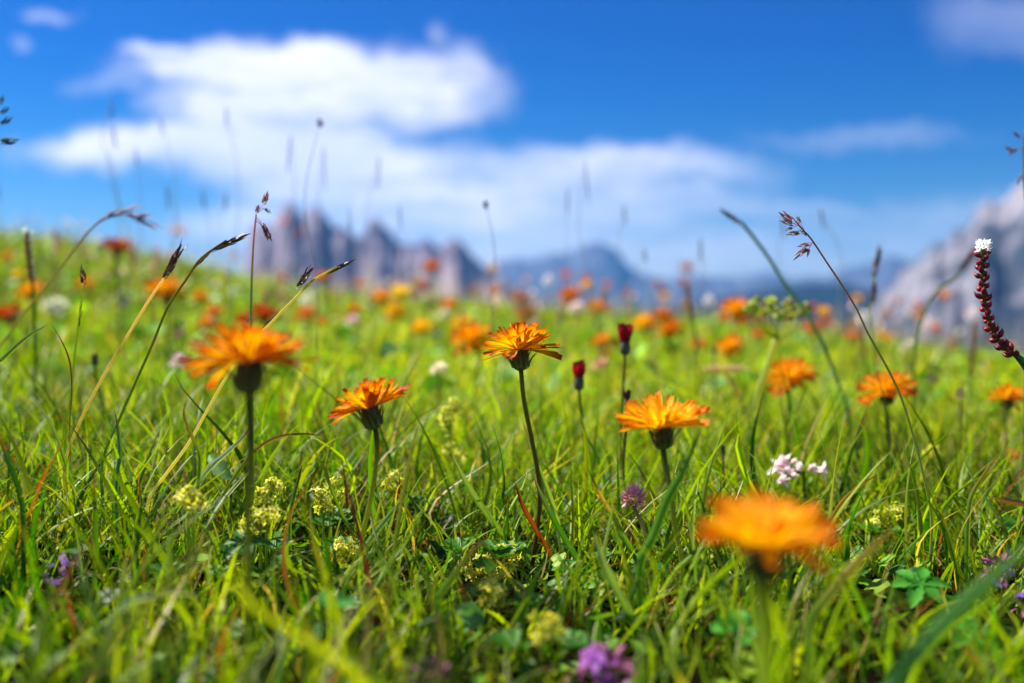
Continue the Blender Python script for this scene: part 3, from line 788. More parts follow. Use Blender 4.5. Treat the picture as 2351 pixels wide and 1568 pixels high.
def stalk(name, label, cat, px, d, r0=.0005, r1=.0006, cols=('#6d8c22', '#5d7a20'), spikes=(), dl=0.0, group=None, drift=0.0, m='stem', n=30, cfun=None, partname='spike'):
    """stalk given top to bottom; spikes: (px0, py0, px1, py1, width, colours, n, spread)"""
    pts = [P(x, y, d + dl * i) for i, (x, y) in enumerate(px)]
    pts, b = to_ground(pts, drift); root = empty(name, rootat(b), label, cat, group)
    stem_part(root, pts, r0, r1, tuple(c * 1.5 for c in lin(cols[0])), tuple(c * 1.5 for c in lin(cols[1])), n=n, m=m, k=6)
    rnd = random.Random(int(px[0][0] + px[0][1]))
    for (x0, y0, x1, y1, w, cc, nn, sp) in spikes:
        mb = MB(); scaly_spike(mb, P(x0, y0, d), P(x1, y1, d + rnd.uniform(-.002, .002)), w, cc, rnd, nn, sp); child(mb, partname, M['dark'], root)
    return root

GS = 'sedge and grass stalks standing over the turf'
stalk('sedge', 'left straight sedge with one dark upright spike, leaning right against the green brow', 'sedge', [(377, 640), (345, 685), (305, 750), (262, 822), (222, 892), (190, 955), (150, 1060)], .40, .00055, .0007,
      ('#b8a878', '#8c9450'), [(374, 642, 418, 565, .0024, BLK, 18, .35)], group=GS)
stalk('sedge', 'tall arching sedge with long dark nodding spike, left of the big blurred flower', 'sedge', [(520, 552), (485, 575), (455, 600), (425, 645), (385, 705), (350, 790), (310, 880), (275, 960), (235, 1060)], .38, .00045, .0006,
      ('#6a5a22', '#54801e'), [(482, 577, 565, 541, .0020, BLK, 16, .25), (440, 622, 490, 572, .0010, BLK, 8, .05), (381, 712, 392, 694, .0009, BLK, 5, .05)], group=GS)
stalk('sedge', 'slim upright sedge with small knobby dark head at the far left', 'sedge', [(190, 650), (186, 700), (178, 760), (170, 830), (163, 905), (150, 1000)], .41, .0004, .0005,
      ('#8a9a30', '#5f8424'), [(191, 655, 190, 612, .0021, BLK, 10, .6), (182, 760, 186, 700, .0009, (lin('#5a2c1c'), lin('#caa07a')), 6, .25)], group=GS)
stalk('sedge', 'forked sedge with two dark spikes rising behind the big blurred flower', 'sedge', [(775, 612), (745, 628), (718, 644), (690, 672), (655, 707), (622, 742), (590, 775), (530, 850), (480, 935), (432, 1020), (380, 1090), (340, 1150)], .395, .00042, .0007,
      ('#9c9c2c', '#b0b080'), [(743, 630, 808, 600, .0018, (lin('#4a2a1c'), lin('#8a5a40')), 16, .15), (680, 662, 718, 612, .0020, BLK, 14, .45), (598, 760, 634, 718, .0011, (lin('#7a3a1c'), lin('#b0703a')), 6, .1), (706, 655, 722, 640, .0009, BLK, 4, .05)], group=GS, dl=-.0006)
stalk('sedge', 'thick bluish green stalk bending left with one small black tip, at the right', 'sedge', [(1700, 508), (1730, 545), (1762, 588), (1790, 632), (1815, 668), (1845, 710), (1885, 780), (1925, 880), (1950, 960)], .62, .0011, .0013,
      ('#4c7078', '#7c9c4c'), [(1704, 515, 1657, 483, .0034, BLK, 12, .12)], group=GS)
stalk('sedge', 'short blurred sedge with grey spikes against the rocks at the right', 'sedge', [(2008, 625), (2003, 680), (1998, 740), (2010, 850)], .62, .0007, .0008,
      ('#7f8c4a', '#74882e'), [(2005, 640, 2020, 568, .0035, (lin('#5c5058'), lin('#8a7a80')), 14, .3), (2002, 700, 2008, 650, .0035, (lin('#6a5260'), lin('#9a8088')), 12, .3)], group=GS)

# loose panicles
def panicle(label, stem_px, d, items, cols, r=.00032, scol=('#a8506a', '#8c9c40'), group=GS, dl=0, n=34, big=1.0):
    pts = [P(x, y, d + dl * i) for i, (x, y) in enumerate(stem_px)]; pts, b = to_ground(pts)
    root = empty('meadow_grass_stalk', rootat(b), label, 'grass stalk', group)
    mb = MB(); ct, cb = lin(scol[0]), lin(scol[1])
    tube(mb, pts, r, r * 1.9, ct, cb, n=n, k=6, cfun=lambda f: lerp(ct, cb, min(1, f * 2)))
    rnd = random.Random(int(stem_px[0][0] * 3))
    for (ax_, ay_, bx_, by_, ex, ey) in items: tube(mb, [P(ax_, ay_, d), P((ax_ + bx_) / 2, (ay_ + by_) / 2 - 1, d + .001), P(bx_, by_, d)], r * .5, r * .35, ct, ct, n=5, k=4)
    child(mb, 'stem', M['twig'], root)
    for (ax_, ay_, bx_, by_, ex, ey) in items:
        mb = MB(); a = P(bx_, by_, d); e = P(ex, ey, d + rnd.uniform(-.001, .001))
        scaly_spike(mb, a, e, (e - a).length * .42 * big, cols, rnd, 7, .35, L=(e - a).length * .62); child(mb, 'spikelet', M['floret'], root)
    return root

panicle('long arching reddish grass stalk with drooping open spikelets, at the right', [(1826, 507), (1845, 530), (1862, 548), (1900, 605), (1940, 665), (1968, 712), (1990, 760), (2015, 805), (2040, 850), (2068, 910), (2092, 985), (2115, 1070), (2138, 1180)], .385,
        [(1835, 518, 1824, 509, 1798, 492), (1832, 514, 1826, 517, 1800, 508), (1835, 518, 1822, 521, 1808, 527), (1848, 532, 1838, 515, 1832, 499), (1846, 530, 1840, 533, 1816, 537), (1858, 543, 1855, 542, 1842, 531), (1868, 555, 1862, 560, 1840, 564), (1868, 555, 1858, 566, 1834, 586), (1866, 556, 1858, 570, 1855, 585)],
        (lin('#7a4648'), lin('#9a9a48')), r=.00030, scol=('#b05c74', '#93a24c'))
panicle('upright pinkish stalk with nodding purple spikelets above the big blurred flower', [(588, 492), (582, 560), (578, 640), (576, 720), (577, 800)], .36,
        [(588, 492, 588, 488, 592, 474), (590, 488, 604, 470, 612, 447), (592, 488, 606, 478, 618, 486), (588, 500, 600, 512, 612, 530), (586, 506, 606, 522, 618, 546)],
        (lin('#6a3c44'), lin('#9a8050')), r=.00032, scol=('#c08090', '#7c9c38'), big=1.3)
panicle('arching blurred grass stalk with long blue-grey drooping spikelets at the left', [(280, 492), (235, 505), (200, 536), (165, 580), (130, 628), (70, 700), (20, 768), (-30, 850)], .52,
        [(225, 508, 240, 500, 268, 482), (240, 500, 262, 492, 308, 476), (270, 492, 285, 494, 330, 498), (270, 492, 300, 496, 352, 518), (215, 518, 222, 514, 240, 498), (290, 494, 310, 500, 340, 492)],
        (lin('#8c7c94'), lin('#7c9cb0')), big=.55, r=.0005, scol=('#8c7a78', '#a0a050'))
panicle('stalk with dark separate spikelets poking in at the left edge', [(-12, 210), (-14, 300), (-16, 420), (-20, 600)], .33,
        [(-12, 230, 2, 240, 6, 222), (-12, 256, -2, 262, 16, 250), (-12, 282, -2, 286, 20, 274), (-12, 330, -4, 326, 32, 322), (-12, 300, -30, 300, -50, 290)],
        (lin('#3a4838'), lin('#2c4a58')), r=.0004, scol=('#6a6a60', '#7c8c40'))
panicle('tall stalk with brown spikelets cut by the right edge below the top', [(2352, 300), (2350, 360), (2352, 430), (2360, 560)], .50,
        [(2352, 310, 2342, 318, 2330, 305), (2352, 340, 2335, 338, 2322, 352), (2350, 345, 2330, 348, 2312, 340), (2350, 390, 2345, 400, 2340, 418)],
        (lin('#6a4c44'), lin('#8a6a5c')), r=.0004, scol=('#8a8468', '#7c8c40'))

# faint tall stalks out of focus against the sky
def faint(label, px0, py0, px1, py1, d, w=.004, L=70, kind='spike', c='#4c4c58', d2=None):
    if kind == 'spike':
        w *= .27; d = max(d, .85); c = '#%02x%02x%02x' % tuple(min(255, int(int(c[i:i + 2], 16) * .72 + 60)) for i in (1, 3, 5)); px0 += (px0 * 7 % 47) - 23
    else: w *= .8
    top = P(px0, py0, d); bot = P(px1, py1, d)
    mid_ = (top + bot) / 2 + Vector((((px0 * 13) % 17 - 8) * .0013, 0, 0)); pts, b = to_ground([top, mid_, bot], (px1 - px0) * .0003); root = empty('tall_grass_stalk', rootat(b), label, 'grass stalk', 'tall thin stalks blurred against the sky')
    stem_part(root, pts, .00022, .0005, lin('#9c9c98'), lin('#8c9c50'), n=12, k=5, m='twig')
    mb = MB(); rnd = random.Random(px0); ax = (top - bot).normalized(); cc = lin(c)
    if kind == 'ball':
        for i in range(40):
            v = Vector((rnd.gauss(0, 1), rnd.gauss(0, 1), rnd.gauss(0, 1))).normalized(); leaf(mb, top + v * w * .15, v, ax, w * .5, w * .3, cc, cc, rows=3, cols=2)
        child(mb, 'seed_head', M['dark'], root)
    else:
        scaly_spike(mb, top - ax * (L / FPX * d), top, w, (cc, lin('#7a6a68')), rnd, 30, .12, L=w * 3.5); child(mb, 'spike', M['dark'], root)

FA = [('stalk with a dark spike leftmost of the blurred ones over the cloud tail', 258, 232, 268, 420, .62, .0045, 46, 'spike', '#2e3848'),
      ('pale leaning stalk right of the leftmost blurred spike over the cloud tail', 282, 285, 292, 520, .75, .0055, 60, 'spike', '#5a5668'),
      ('faint stalk in the sky under the cloud tail at the left', 318, 340, 322, 560, .95, .006, 40, 'spike', '#5a5a68'),
      ('faint bent stalk in the blue gap under the big cloud', 368, 425, 392, 600, .85, .006, 60, 'spike', '#4c5a6a'),
      ('faint spike right of the bent stalk in the blue gap under the big cloud', 384, 272, 390, 600, .95, .005, 40, 'spike', '#6a6a7c'),
      ('left of two short faint spikes in the blue gap right of the arching sedge', 484, 440, 486, 620, .95, .0065, 40, 'spike', '#4c5a6c'),
      ('right of two short faint spikes in the blue gap right of the arching sedge', 520, 445, 522, 640, .95, .0065, 40, 'spike', '#4c5a6c'),
      ('pale stalk in the middle of the big cloud, left of the round head', 526, 245, 534, 620, .9, .005, 50, 'spike', '#6c6c80'),
      ('leaning spike on the big cloud just left of the tall round seed head', 668, 308, 640, 620, .78, .0055, 90, 'spike', '#5a5468'),
      ('tall stalk ending in a round dark seed head on the big cloud', 735, 282, 728, 640, .62, .0062, 10, 'ball', '#22302c'),
      ('faint long spike leaning right under the round seed head', 742, 330, 752, 640, .85, .005, 110, 'spike', '#5a5a70'),
      ('dark straight spike on the cloud above the foot of the left peaks', 852, 358, 856, 660, .8, .005, 80, 'spike', '#3c3a50'),
      ('stalk with a round dark seed head low on the cloud in the centre', 1115, 470, 1128, 690, .60, .0055, 10, 'ball', '#24343c'),
      ('faint leaning spike on the cloud right of centre, left of a pair', 1282, 430, 1302, 690, .9, .006, 60, 'spike', '#5c5c78'),
      ('faint leaning spike on the cloud right of centre, taller of a pair', 1334, 365, 1370, 700, .85, .0055, 100, 'spike', '#5c5c78'),
      ('faint stalk over the blue ridge with small ragged head', 1492, 575, 1502, 700, .8, .006, 30, 'spike', '#5a5060'),
      ('faint stalk standing over the right end of the cloud', 1445, 470, 1452, 700, .9, .006, 50, 'spike', '#5a6480'),
      ('brown spiky stalk over the pale ridge right of the lone red head', 1608, 545, 1606, 740, .75, .006, 60, 'spike', '#6a5a5c'),
      ('faint leaning spike in the open sky between the two arching stalks at the right', 1895, 480, 1925, 700, .8, .006, 50, 'spike', '#6a7898'),
      ('pale stalk in the sky above the dark wooded slope', 1802, 490, 1810, 720, .9, .006, 60, 'spike', '#6c7898'),
      ('dark stalk in the sky at the very left edge above the brow', 8, 420, 16, 640, .9, .006, 40, 'spike', '#3c5068'),
      ('thin brown spike before the left peaks, right one', 940, 470, 938, 700, .8, .0045, 60, 'spike', '#5a4c5c'),
      ('thin brown spike before the left peaks, left one', 808, 470, 815, 700, .8, .0045, 60, 'spike', '#5a4c5c')]
for a in FA: faint(a[0], a[1], a[2], a[3], a[4], a[5], a[6], a[7], a[8], a[9])
# thin stems breaking the skyline
rnd = random.Random(909)
for i in range(120):
    px0 = rnd.choice([rnd.uniform(40, 1500), rnd.uniform(600, 2300)]); py0 = float(np.interp(px0, SKX, SKY_)) - rnd.uniform(8, 80) * (1.0 if i < 40 else .7); d = rnd.uniform(1.0, 2.6)
    top = P(px0, py0, d); bot = P(px0 + rnd.uniform(-18, 18), py0 + 130, d); pts, b = to_ground([top, bot])
    root = empty('tall_grass_stalk', rootat(b), 'thin grass stalk blurred on the skyline of the meadow', 'grass stalk', 'thin stalks along the skyline')
    mb = MB(); cc = jit(lin(rnd.choice(['#9a7a6c', '#8c6a6c', '#a88c78'])), .3, rnd); tube(mb, pts, .0004, .0009, cc, lin('#7c8c40'), n=6, k=4)
    scaly_spike(mb, top - (top - bot) * .22, top, .005 * rnd.uniform(.6, 1.2), (cc, lin('#a08c80')), rnd, 12, .25, L=.008); child(mb, 'stem', M['twig'], root)

# ------------------------------------------------------------------ viviparous knotweed
def knotweed(label, px, d, f0, f1, bulb=True, n=34, white=True, wsize=1.0, size=1.0, dl=0, col='#8c1024', stemc=('#5c6c20', '#6c8a24'), drift=0, leafpx=None):
    pts = [P(x, y, d + dl * i) for i, (x, y) in enumerate(px)]; pts, b = to_ground(pts, drift)
    root = empty('knotweed', rootat(b), label, 'knotweed', 'knotweed spikes'); stem_part(root, pts, .0007 * size, .0009 * size, lin(stemc[0]), lin(stemc[1]), n=40, k=8)
    pp = smoothpath(pts, 200); rnd = random.Random(int(px[0][0])); cb = lin(col); ct = lin('#8c7a34')
    acc_ = [0]
    for i in range(200): acc_.append(acc_[-1] + (pp[i + 1] - pp[i]).length)
    def at(s):
        k = int(np.searchsorted(acc_, s)); k = max(1, min(k, 200)); return pp[k - 1].lerp(pp[k], (s - acc_[k - 1]) / max(1e-9, acc_[k] - acc_[k - 1])), (pp[k - 1] - pp[k]).normalized()
    if bulb:
        for i in range(n):
            s = f0 + (f1 - f0) * i / (n - 1); p, t = at(s); x, y, _ = frame(t); an = i * 2.39996 + rnd.uniform(-.3, .3)
            r = x * math.cos(an) + y * math.sin(an); dd = (r * 1.0 + t * .75).normalized(); L = .0031 * size * rnd.uniform(.7, 1.25)
            mb = MB(); blob(mb, p + r * .0004 * size, dd, L, .00108 * size, jit(cb, .35, rnd), k=8, rows=7, prof=lambda t_: math.sin(math.pi * min(1, t_ * .93 + .05)) ** .6)
            blob(mb, p + r * .0004 * size + dd * L * .78, (dd + t * .9), L * .48, .00048 * size, ct, lin('#5c4420'), k=5, rows=4, prof=lambda t_: (1 - t_) ** .8)
            leaf(mb, p, dd - t * .2, t, L * .55, .0016 * size, lin('#8c8030'), lin('#6c5020'), curl=.5, cup=.6, rows=3, cols=2)
            child(mb, 'bulbil', M['bulbil'], root)
    else:
        mb = MB()
        for i in range(n):
            s = f0 + (f1 - f0) * i / (n - 1); p, t = at(s); x, y, _ = frame(t); an = i * 2.4; r = x * math.cos(an) + y * math.sin(an)
            leaf(mb, p, r + t * .8, t, .0036 * size, .0024 * size, jit(cb, .3, rnd), cb, cup=.4, rows=4, cols=2)
        child(mb, 'bulbils', M['floret'], root)
    if white:
        mb = MB(); p, t = at(0.0004); x, y, _ = frame(t)
        for i in range(10):
            an = i * 2.4; e = .25 + .9 * rnd.random(); c = p + t * rnd.uniform(-.0022, .0012) * size + (x * math.cos(an) + y * math.sin(an)) * .0011 * size
            ax = ((x * math.cos(an) + y * math.sin(an)) + t * e).normalized(); fx, fy, _ = frame(ax)
            for k in range(5):
                a = k * 1.2566; rr = fx * math.cos(a) + fy * math.sin(a)
                leaf(mb, c, rr * .6 + ax, -rr * .2 + ax, .0023 * size * wsize, .0010 * size * wsize, lin('#f2f0ea'), lin('#ffffff'), curl=-.3, rows=4, cols=2)
            tube(mb, [c, c + ax * .0026 * size], .00006, .00006, (.85, .85, .8), (.85, .85, .8), n=1, k=3)
        child(mb, 'flower_cluster', M['floret'], root)
    if leafpx:
        mb = MB()
        for (x0, y0, x1, y1, w) in leafpx:
            a = P(x0, y0, d); e = P(x1, y1, d - .002); leaf(mb, a, e - a, Vector((.5, -.75, .4)), (e - a).length, w, lin('#2f6a26'), lin('#3c7a28'), curl=-.2, cup=.3, rows=8, cols=4)
        child(mb, 'leaf', M['leaf'], root)
    return root

px_len = lambda v, d: v / FPX * d
knotweed('knotweed with crimson bulbils and a white flower tuft leaning in at the right edge', [(2258, 563), (2256, 600), (2256, 650), (2262, 700), (2276, 750), (2302, 795), (2330, 815), (2362, 860), (2400, 930), (2440, 1030)], .385,
         px_len(22, .385), px_len(285, .385), n=46, leafpx=[(2380, 862, 2334, 806, .0035)])
knotweed('blurred brown knotweed with a ragged white top at the far left', [(62, 528), (64, 560), (70, 620), (78, 700)], .62, px_len(20, .62), px_len(120, .62), False, 40, True, wsize=.45, size=1.25, col='#5c3830')
knotweed('blurred dusty brown knotweed spike between two orange flowers on the right skyline', [(1579, 652), (1582, 690), (1592, 745), (1600, 800)], .80, px_len(4, .8), px_len(90, .8), False, 36, False, size=1.35, col='#80604c')
knotweed('leaning knotweed with a pale tuft and brown beads on the rocks at the right', [(2160, 660), (2185, 645), (2206, 622), (2228, 588), (2242, 572)][::-1] + [(2130, 700), (2100, 800)], .66, px_len(4, .66), px_len(60, .66), False, 26, False, size=1.2, col='#5c4448')
knotweed('blurred knotweed with a white oval bloom over a brownish red spike, beside the reddish stalk', [(1981, 718), (1981, 745), (1983, 790), (1990, 860)], .9, px_len(45, .9), px_len(90, .9), False, 20, False, size=1.2, col='#8c4a34')
knotweed('dark reddish knotweed spike right below the broad pale bloom at the right', [(2238, 740), (2236, 790), (2230, 860), (2224, 940)], .75, px_len(4, .75), px_len(130, .75), False, 36, False, size=1.2, col='#6c3c30')
knotweed('small brown-red knotweed spike hanging left of the big blurred head', [(475, 862), (477, 880), (482, 905), (486, 940)], .85, px_len(0, .85), px_len(40, .85), False, 16, False, size=1.0, col='#7c3434')

# ------------------------------------------------------------------ rounded heads (clover, daisies, white blooms)
def puff(name, label, cat, px, py, d, rx, rz, col, col2, n=60, fl=.0035, fw=.0012, tail=(0, 140), stemr=.0007, group=None, stemc=('#6c7c30', '#6c8c28'), up=.2, elong=1.0, drift=0):
    c = P(px, py, d); dd0 = d
    for _ in range(60):
        if c.z - gz(c.x, c.y) > .055 or d < .6: break
        d *= .96; c = P(px, py, d)
    rx *= d / dd0; rz *= d / dd0; fl *= d / dd0; fw *= d / dd0
    bot = P(px + tail[0], py + tail[1], d); bot.z = max(bot.z, gz(bot.x, bot.y)); pts, b = to_ground([c - Vector((0, 0, rz * .8)), bot], drift)
    root = empty(name, rootat(b), label, cat, group); stem_part(root, pts, stemr, stemr * 1.1, lin(stemc[0]), lin(stemc[1]), n=12, k=6)
    rnd = random.Random(int(px + py)); mb = MB(); c1 = lin(col); c2 = lin(col2)
    for i in range(n):
        z = 1 - 2 * (i + .5) / n * .93; r = math.sqrt(max(0, 1 - z * z)); a = i * 2.39996
        v = Vector((r * math.cos(a), r * math.sin(a), z)); p = c + Vector((v.x * rx * .55, v.y * rx * .55, v.z * rz * .55))
        d_ = (v + Vector((0, 0, up)) + Vector((rnd.gauss(0, .15), rnd.gauss(0, .15), rnd.gauss(0, .15)))).normalized()
        leaf(mb, p, d_, Vector((0, 0, 1)) if abs(d_.z) < .9 else Vector((1, 0, 0)), fl * rnd.uniform(.8, 1.2), fw, jit(c2, .15, rnd), jit(c1, .12, rnd), curl=rnd.uniform(-.1, .4), cup=.9, rows=4, cols=2, prof=lambda t: .6 + .5 * math.sin(math.pi * t) if t < .98 else .35)
    child(mb, 'flower_head', M['floret'], root); return root, c, rnd

root, c, rnd = puff('clover', 'sharp pink clover head low in the turf right of the middle flower stem', 'clover', 1455, 1142, .37, .0040, .0040, '#f0c4cc', '#d89c90', 96, .0030, .0011, tail=(28, 90), stemc=('#a09a80', '#7c9c40'), group='pink clovers')
mb = MB()
for i in range(46):
    a = rnd.uniform(0, 6.28); r = Vector((math.cos(a), math.sin(a), rnd.uniform(-.6, .5))); tube(mb, [c - Vector((0, 0, .0018)) + r * .0015, c - Vector((0, 0, .0022)) + r * .0042], .00012, .00003, lin('#6c3450'), lin('#4c2438'), n=2, k=3, cap=False)
child(mb, 'sepals', M['dark'], root)
mb = MB(); s0 = Vector(root.location); p1 = P(1488, 1240, .372)
for k in range(7):
    a = k * .9; dd = Vector((math.cos(a) * .6, math.sin(a) * .4, .6)); leaf(mb, p1, dd, Vector((0, 0, 1)), .010, .0012, lin('#4c8020'), lin('#6c9c2c'), rows=4)
child(mb, 'leaf', M['leaf'], root)

WB = 'small white and pink blooms in the background turf'
for (px, py, w, hgt, c1, c2, lb, tl) in [
    (810, 738, 38, 24, '#f4dce8', '#9a5c74', 'pink-rimmed white bloom below the small orange flower, left of centre', (10, 90)),
    (1008, 848, 44, 28, '#f2ecdc', '#c8c090', 'creamy white yarrow-like bloom left of the sharp middle flower', (0, 90)),
    (707, 690, 42, 44, '#e8e8e0', '#b0b090', 'ragged white bloom above the pale orange flower', (4, 90)),
    (125, 705, 62, 34, '#dcdccc', '#90a080', 'wide dim white bloom right of the far left orange flower', (0, 90)),
    (478, 744, 44, 20, '#f0dcd8', '#c09090', 'pale pinkish bloom beside the small orange flower left of the big head', (0, 80)),
    (1980, 730, 32, 44, '#f4f2f4', '#d0c0c8', 'white oval bloom sitting on the brownish spike at the right', (0, 60)),
    (2128, 742, 22, 46, '#f2eaec', '#d0b0b0', 'narrow white bloom standing on the brow before the rocks', (0, 60)),
    (2232, 722, 34, 50, '#ece6ec', '#c8b0b8', 'broad pale bloom right of the narrow white one, before the rocks', (0, 60)),
    (2084, 795, 34, 22, '#e0d8cc', '#a8a880', 'low greyish white bloom below the narrow white one', (0, 60)),
    (1258, 645, 26, 40, '#e6e4ec', '#b0a8b8', 'white bloom against the foot of the blue ridge', (0, 60)),
    (1142, 688, 24, 38, '#ece0d8', '#c0a890', 'white bloom left of the two dull orange flowers on the skyline', (0, 60)),
    (1627, 690, 26, 36, '#eceaf0', '#c0b8c0', 'white bloom on the skyline left of the orange flower by the umbel', (0, 60)),
    (1020, 722, 34, 26, '#e6e0cc', '#b0b080', 'pale clover head under the small tilted orange flower', (0, 60)),
    (1324, 706, 40, 22, '#f0e0dc', '#c0a0a0', 'pale pink bloom under the broad red-orange flower', (0, 60)),
    (1378, 838, 44, 26, '#d8a890', '#a87c60', 'dusty pink blurred head left of the lower stalks behind the dark red buds', (0, 80)),
    (410, 830, 40, 44, '#e8ccd4', '#a88898', 'pale lilac blurred head left of the big orange head', (0, 80)),
    (413, 768, 26, 26, '#8c5468', '#5c3c44', 'small dull purple head above the pale lilac one', (0, 80)),
    (572, 742, 30, 20, '#d89ab0', '#a05870', 'pink bloom half hidden by the top of the big orange head', (0, 70)),
    (288, 694, 24, 44, '#5c4c8c', '#3c3458', 'violet bloom between the two slim sedges at the left', (0, 70)),
    (258, 630, 18, 24, '#4c2c34', '#2c1c20', 'dark brown round head under the deep red flower', (0, 70)),
    (2140, 872, 30, 34, '#6c5c5c', '#4c4444', 'dark seed head below the rocks between the two right flowers', (4, 90)),
    (1750, 735, 22, 20, '#c89c8c', '#8c6c5c', 'dull pinkish head under the left side of the knobbly umbel', (0, 70)),
    (2010, 870, 22, 20, '#c8b0b8', '#8c7c84', 'faint lilac head left of the crossed orange flower', (0, 70)),
    (1228, 742, 22, 22, '#d8c0c8', '#a08c90', 'faint pale head between the sharp flower and the dull pair', (0, 70)),
    (2205, 905, 26, 30, '#8c6c70', '#5c4c50', 'dull brown purple head right of the crossed orange flower', (0, 80))]:
    d = .95 if py > 760 else 1.25
    puff('white_bloom' if c1[1] in 'def' else 'meadow_bloom', lb, 'flower', px, py, d, w / 2 / FPX * d * .8, hgt / 2 / FPX * d * .8, c1, c2, 34, w / FPX * d * .28, w / FPX * d * .16, tail=tl, group=WB)

# pale dots sown over the far bank
rnd = random.Random(31)
for i in range(60):
    d = rnd.uniform(1.6, 3.6); px = rnd.uniform(20, 2330); x = (px - 1175.5) / FPX * d; z = gz(x, d) + rnd.uniform(.05, .11)
    c1 = rnd.choice(['#f0ece4', '#f0ece4', '#f0dce4', '#f6e060', '#f0c030']); base = Vector((x, d, gz(x, d)))
    root = empty('small_bloom', base, 'tiny pale or yellow bloom sown far up the bank, only a soft dot', 'flower', 'tiny blooms far up the bank')
    mb = MB(); top = Vector((x, d, z)); tube(mb, [top, base], .0012, .0012, lin('#6c8c28'), lin('#6c8c28'), n=2, k=4)
    for k in range(14):
        v = Vector((rnd.gauss(0, 1), rnd.gauss(0, 1), rnd.gauss(.4, .6))).normalized(); leaf(mb, top, v, Vector((0, 0, 1)) if abs(v.z) < .9 else Vector((1, 0, 0)), .008 * rnd.uniform(.7, 1.3), .005, lin(c1), lin(c1), rows=3)
    child(mb, 'flower_head', M['floret'], root)

# ------------------------------------------------------------------ closed dark red buds
def bud(label, px, py, d, h, col, tail, petal=True):
    top = P(px, py, d); s = h / .012; pts, b = to_ground([top, P(px + tail[0] * .3, py + 50, d), P(px + tail[0], py + tail[1], d)])
    root = empty('hawksbeard_bud', rootat(b), label, 'flower bud', 'closed buds'); stem_part(root, pts, .0006, .0007, lin('#4c4c28'), lin('#6c7c2c'), n=16, k=6)
    rnd = random.Random(px); z = Vector((0, 0, 1)); mb = MB(); cd_ = lin('#5a5a40')
    blob(mb, top - z * .001 * s, z, .0085 * s, .0024 * s, cd_, lin('#241c14'), k=12, rows=8, prof=lambda t: .35 + .65 * math.sin(math.pi * min(1, .15 + t * .8)) if 0 < t < 1 else .1)
    for j in range(10):
        a = j * .628; r = Vector((math.cos(a), math.sin(a), 0)); leaf(mb, top + r * .0014 * s, z + r * .25, -r, .0080 * s, .0014 * s, cd_, lin('#1c1410'), curl=.35, cup=-.5, rows=5, prof=lambda t: (1 - t) ** .5)
    child(mb, 'calyx', M['calyx'], root)
    if petal:
        mb = MB(); c = lin(col)
        for j in range(14):
            a = j * 2.4; r = Vector((math.cos(a), math.sin(a), 0)); leaf(mb, top + z * .006 * s + r * .0013 * s, z + r * rnd.uniform(.15, .5), -r, .0072 * s * rnd.uniform(.7, 1.15), .0034 * s, jit(c, .2, rnd), jit(c, .2, rnd), curl=rnd.uniform(.1, .5), cup=-.5, rows=5, prof=lambda t: .8 if t < .8 else .6, tipc=lin('#3a0c14'), tiplen=.3)
        child(mb, 'petals', M['floret'], root)
bud('upper closed dark red bud with ragged tip, right of the sharp middle flower', 1435, 812, .50, .0135, '#a01830', (-8, 150))
bud('lower closed bright red bud nearest the right side of the sharp middle flower', 1329, 893, .50, .0135, '#b81c2c', (16, 150))
bud('small closed greyish bud peeping over the left rim of the bowl-shaped flower', 1440, 930, .45, .006, '#5c3c44', (-8, 120))
bud('tiny black bud left of the white vetch blooms', 1690 - 30, 1010 + 30, .48, .006, '#2c2c20', (4, 120), False)
bud('dark blunt bud touching the left side of the orange flower over the pink umbel', 1641, 812, .75, .009, '#1c1c24', (0, 120), False)
bud('slanting dark brown bud at the left, between slim sedges', 218, 838, .55, .010, '#4c2c28', (20, 110), False)

# ------------------------------------------------------------------ umbels
d = .62
pts = [P(1786, 780, d), P(1772, 815, d), P(1755, 860, d), P(1742, 905, d), P(1738, 1010, d)]; pts, b = to_ground(pts)
root = empty('umbel_plant', rootat(b), 'knobbly green umbel with reddish bud tips on a thick pale green stem', 'umbel')
stem_part(root, pts, .0022, .0028, lin('#b4c060'), lin('#9cb048'), n=20, k=8, m='stem', rfun=lambda f: .0024 + .0012 * max(0, 1 - f * 5))
mb = MB(); rnd = random.Random(4); top = pts[0]; ends = []
for (ex, ey) in ((1722, 712), (1735, 700), (1752, 720), (1770, 698), (1790, 716), (1805, 732), (1812, 700), (1830, 716), (1848, 712)):
    e = P(ex, ey, d + rnd.uniform(-.02, .02)); ends.append(e); mid = (top + e) / 2 + Vector(((e.x - top.x) * .2, 0, -.001)); tube(mb, [top, mid, e], .0008, .0006, lin('#9cb048'), lin('#a8b850'), n=6, k=5)
child(mb, 'ray', M['stem'], root)
for e in ends:
    mb = MB()
    for i in range(16):
        v = Vector((rnd.gauss(0, 1), rnd.gauss(0, 1), rnd.gauss(.3, .8))).normalized(); q_ = e + v * .0022
        blob(mb, q_, v, .0034, .0015, jit(lin('#b8cc48'), .2, rnd), lin('#a84448') if rnd.random() < .6 else None, k=6, rows=4)
    child(mb, 'bud_cluster', M['floret'], root)
d = .66
pts = [P(1665, 856, d), P(1690, 900, d), P(1715, 950, d), P(1730, 1020, d)]; pts, b = to_ground(pts)
root = empty('umbel_plant', rootat(b), 'flat pinkish umbel on a slim slanting stalk under an orange flower', 'umbel')
stem_part(root, pts, .0009, .0012, lin('#c8b08c'), lin('#8ca040'), n=14, k=6)
mb = MB(); mr = MB(); c0 = P(1665, 838, d)
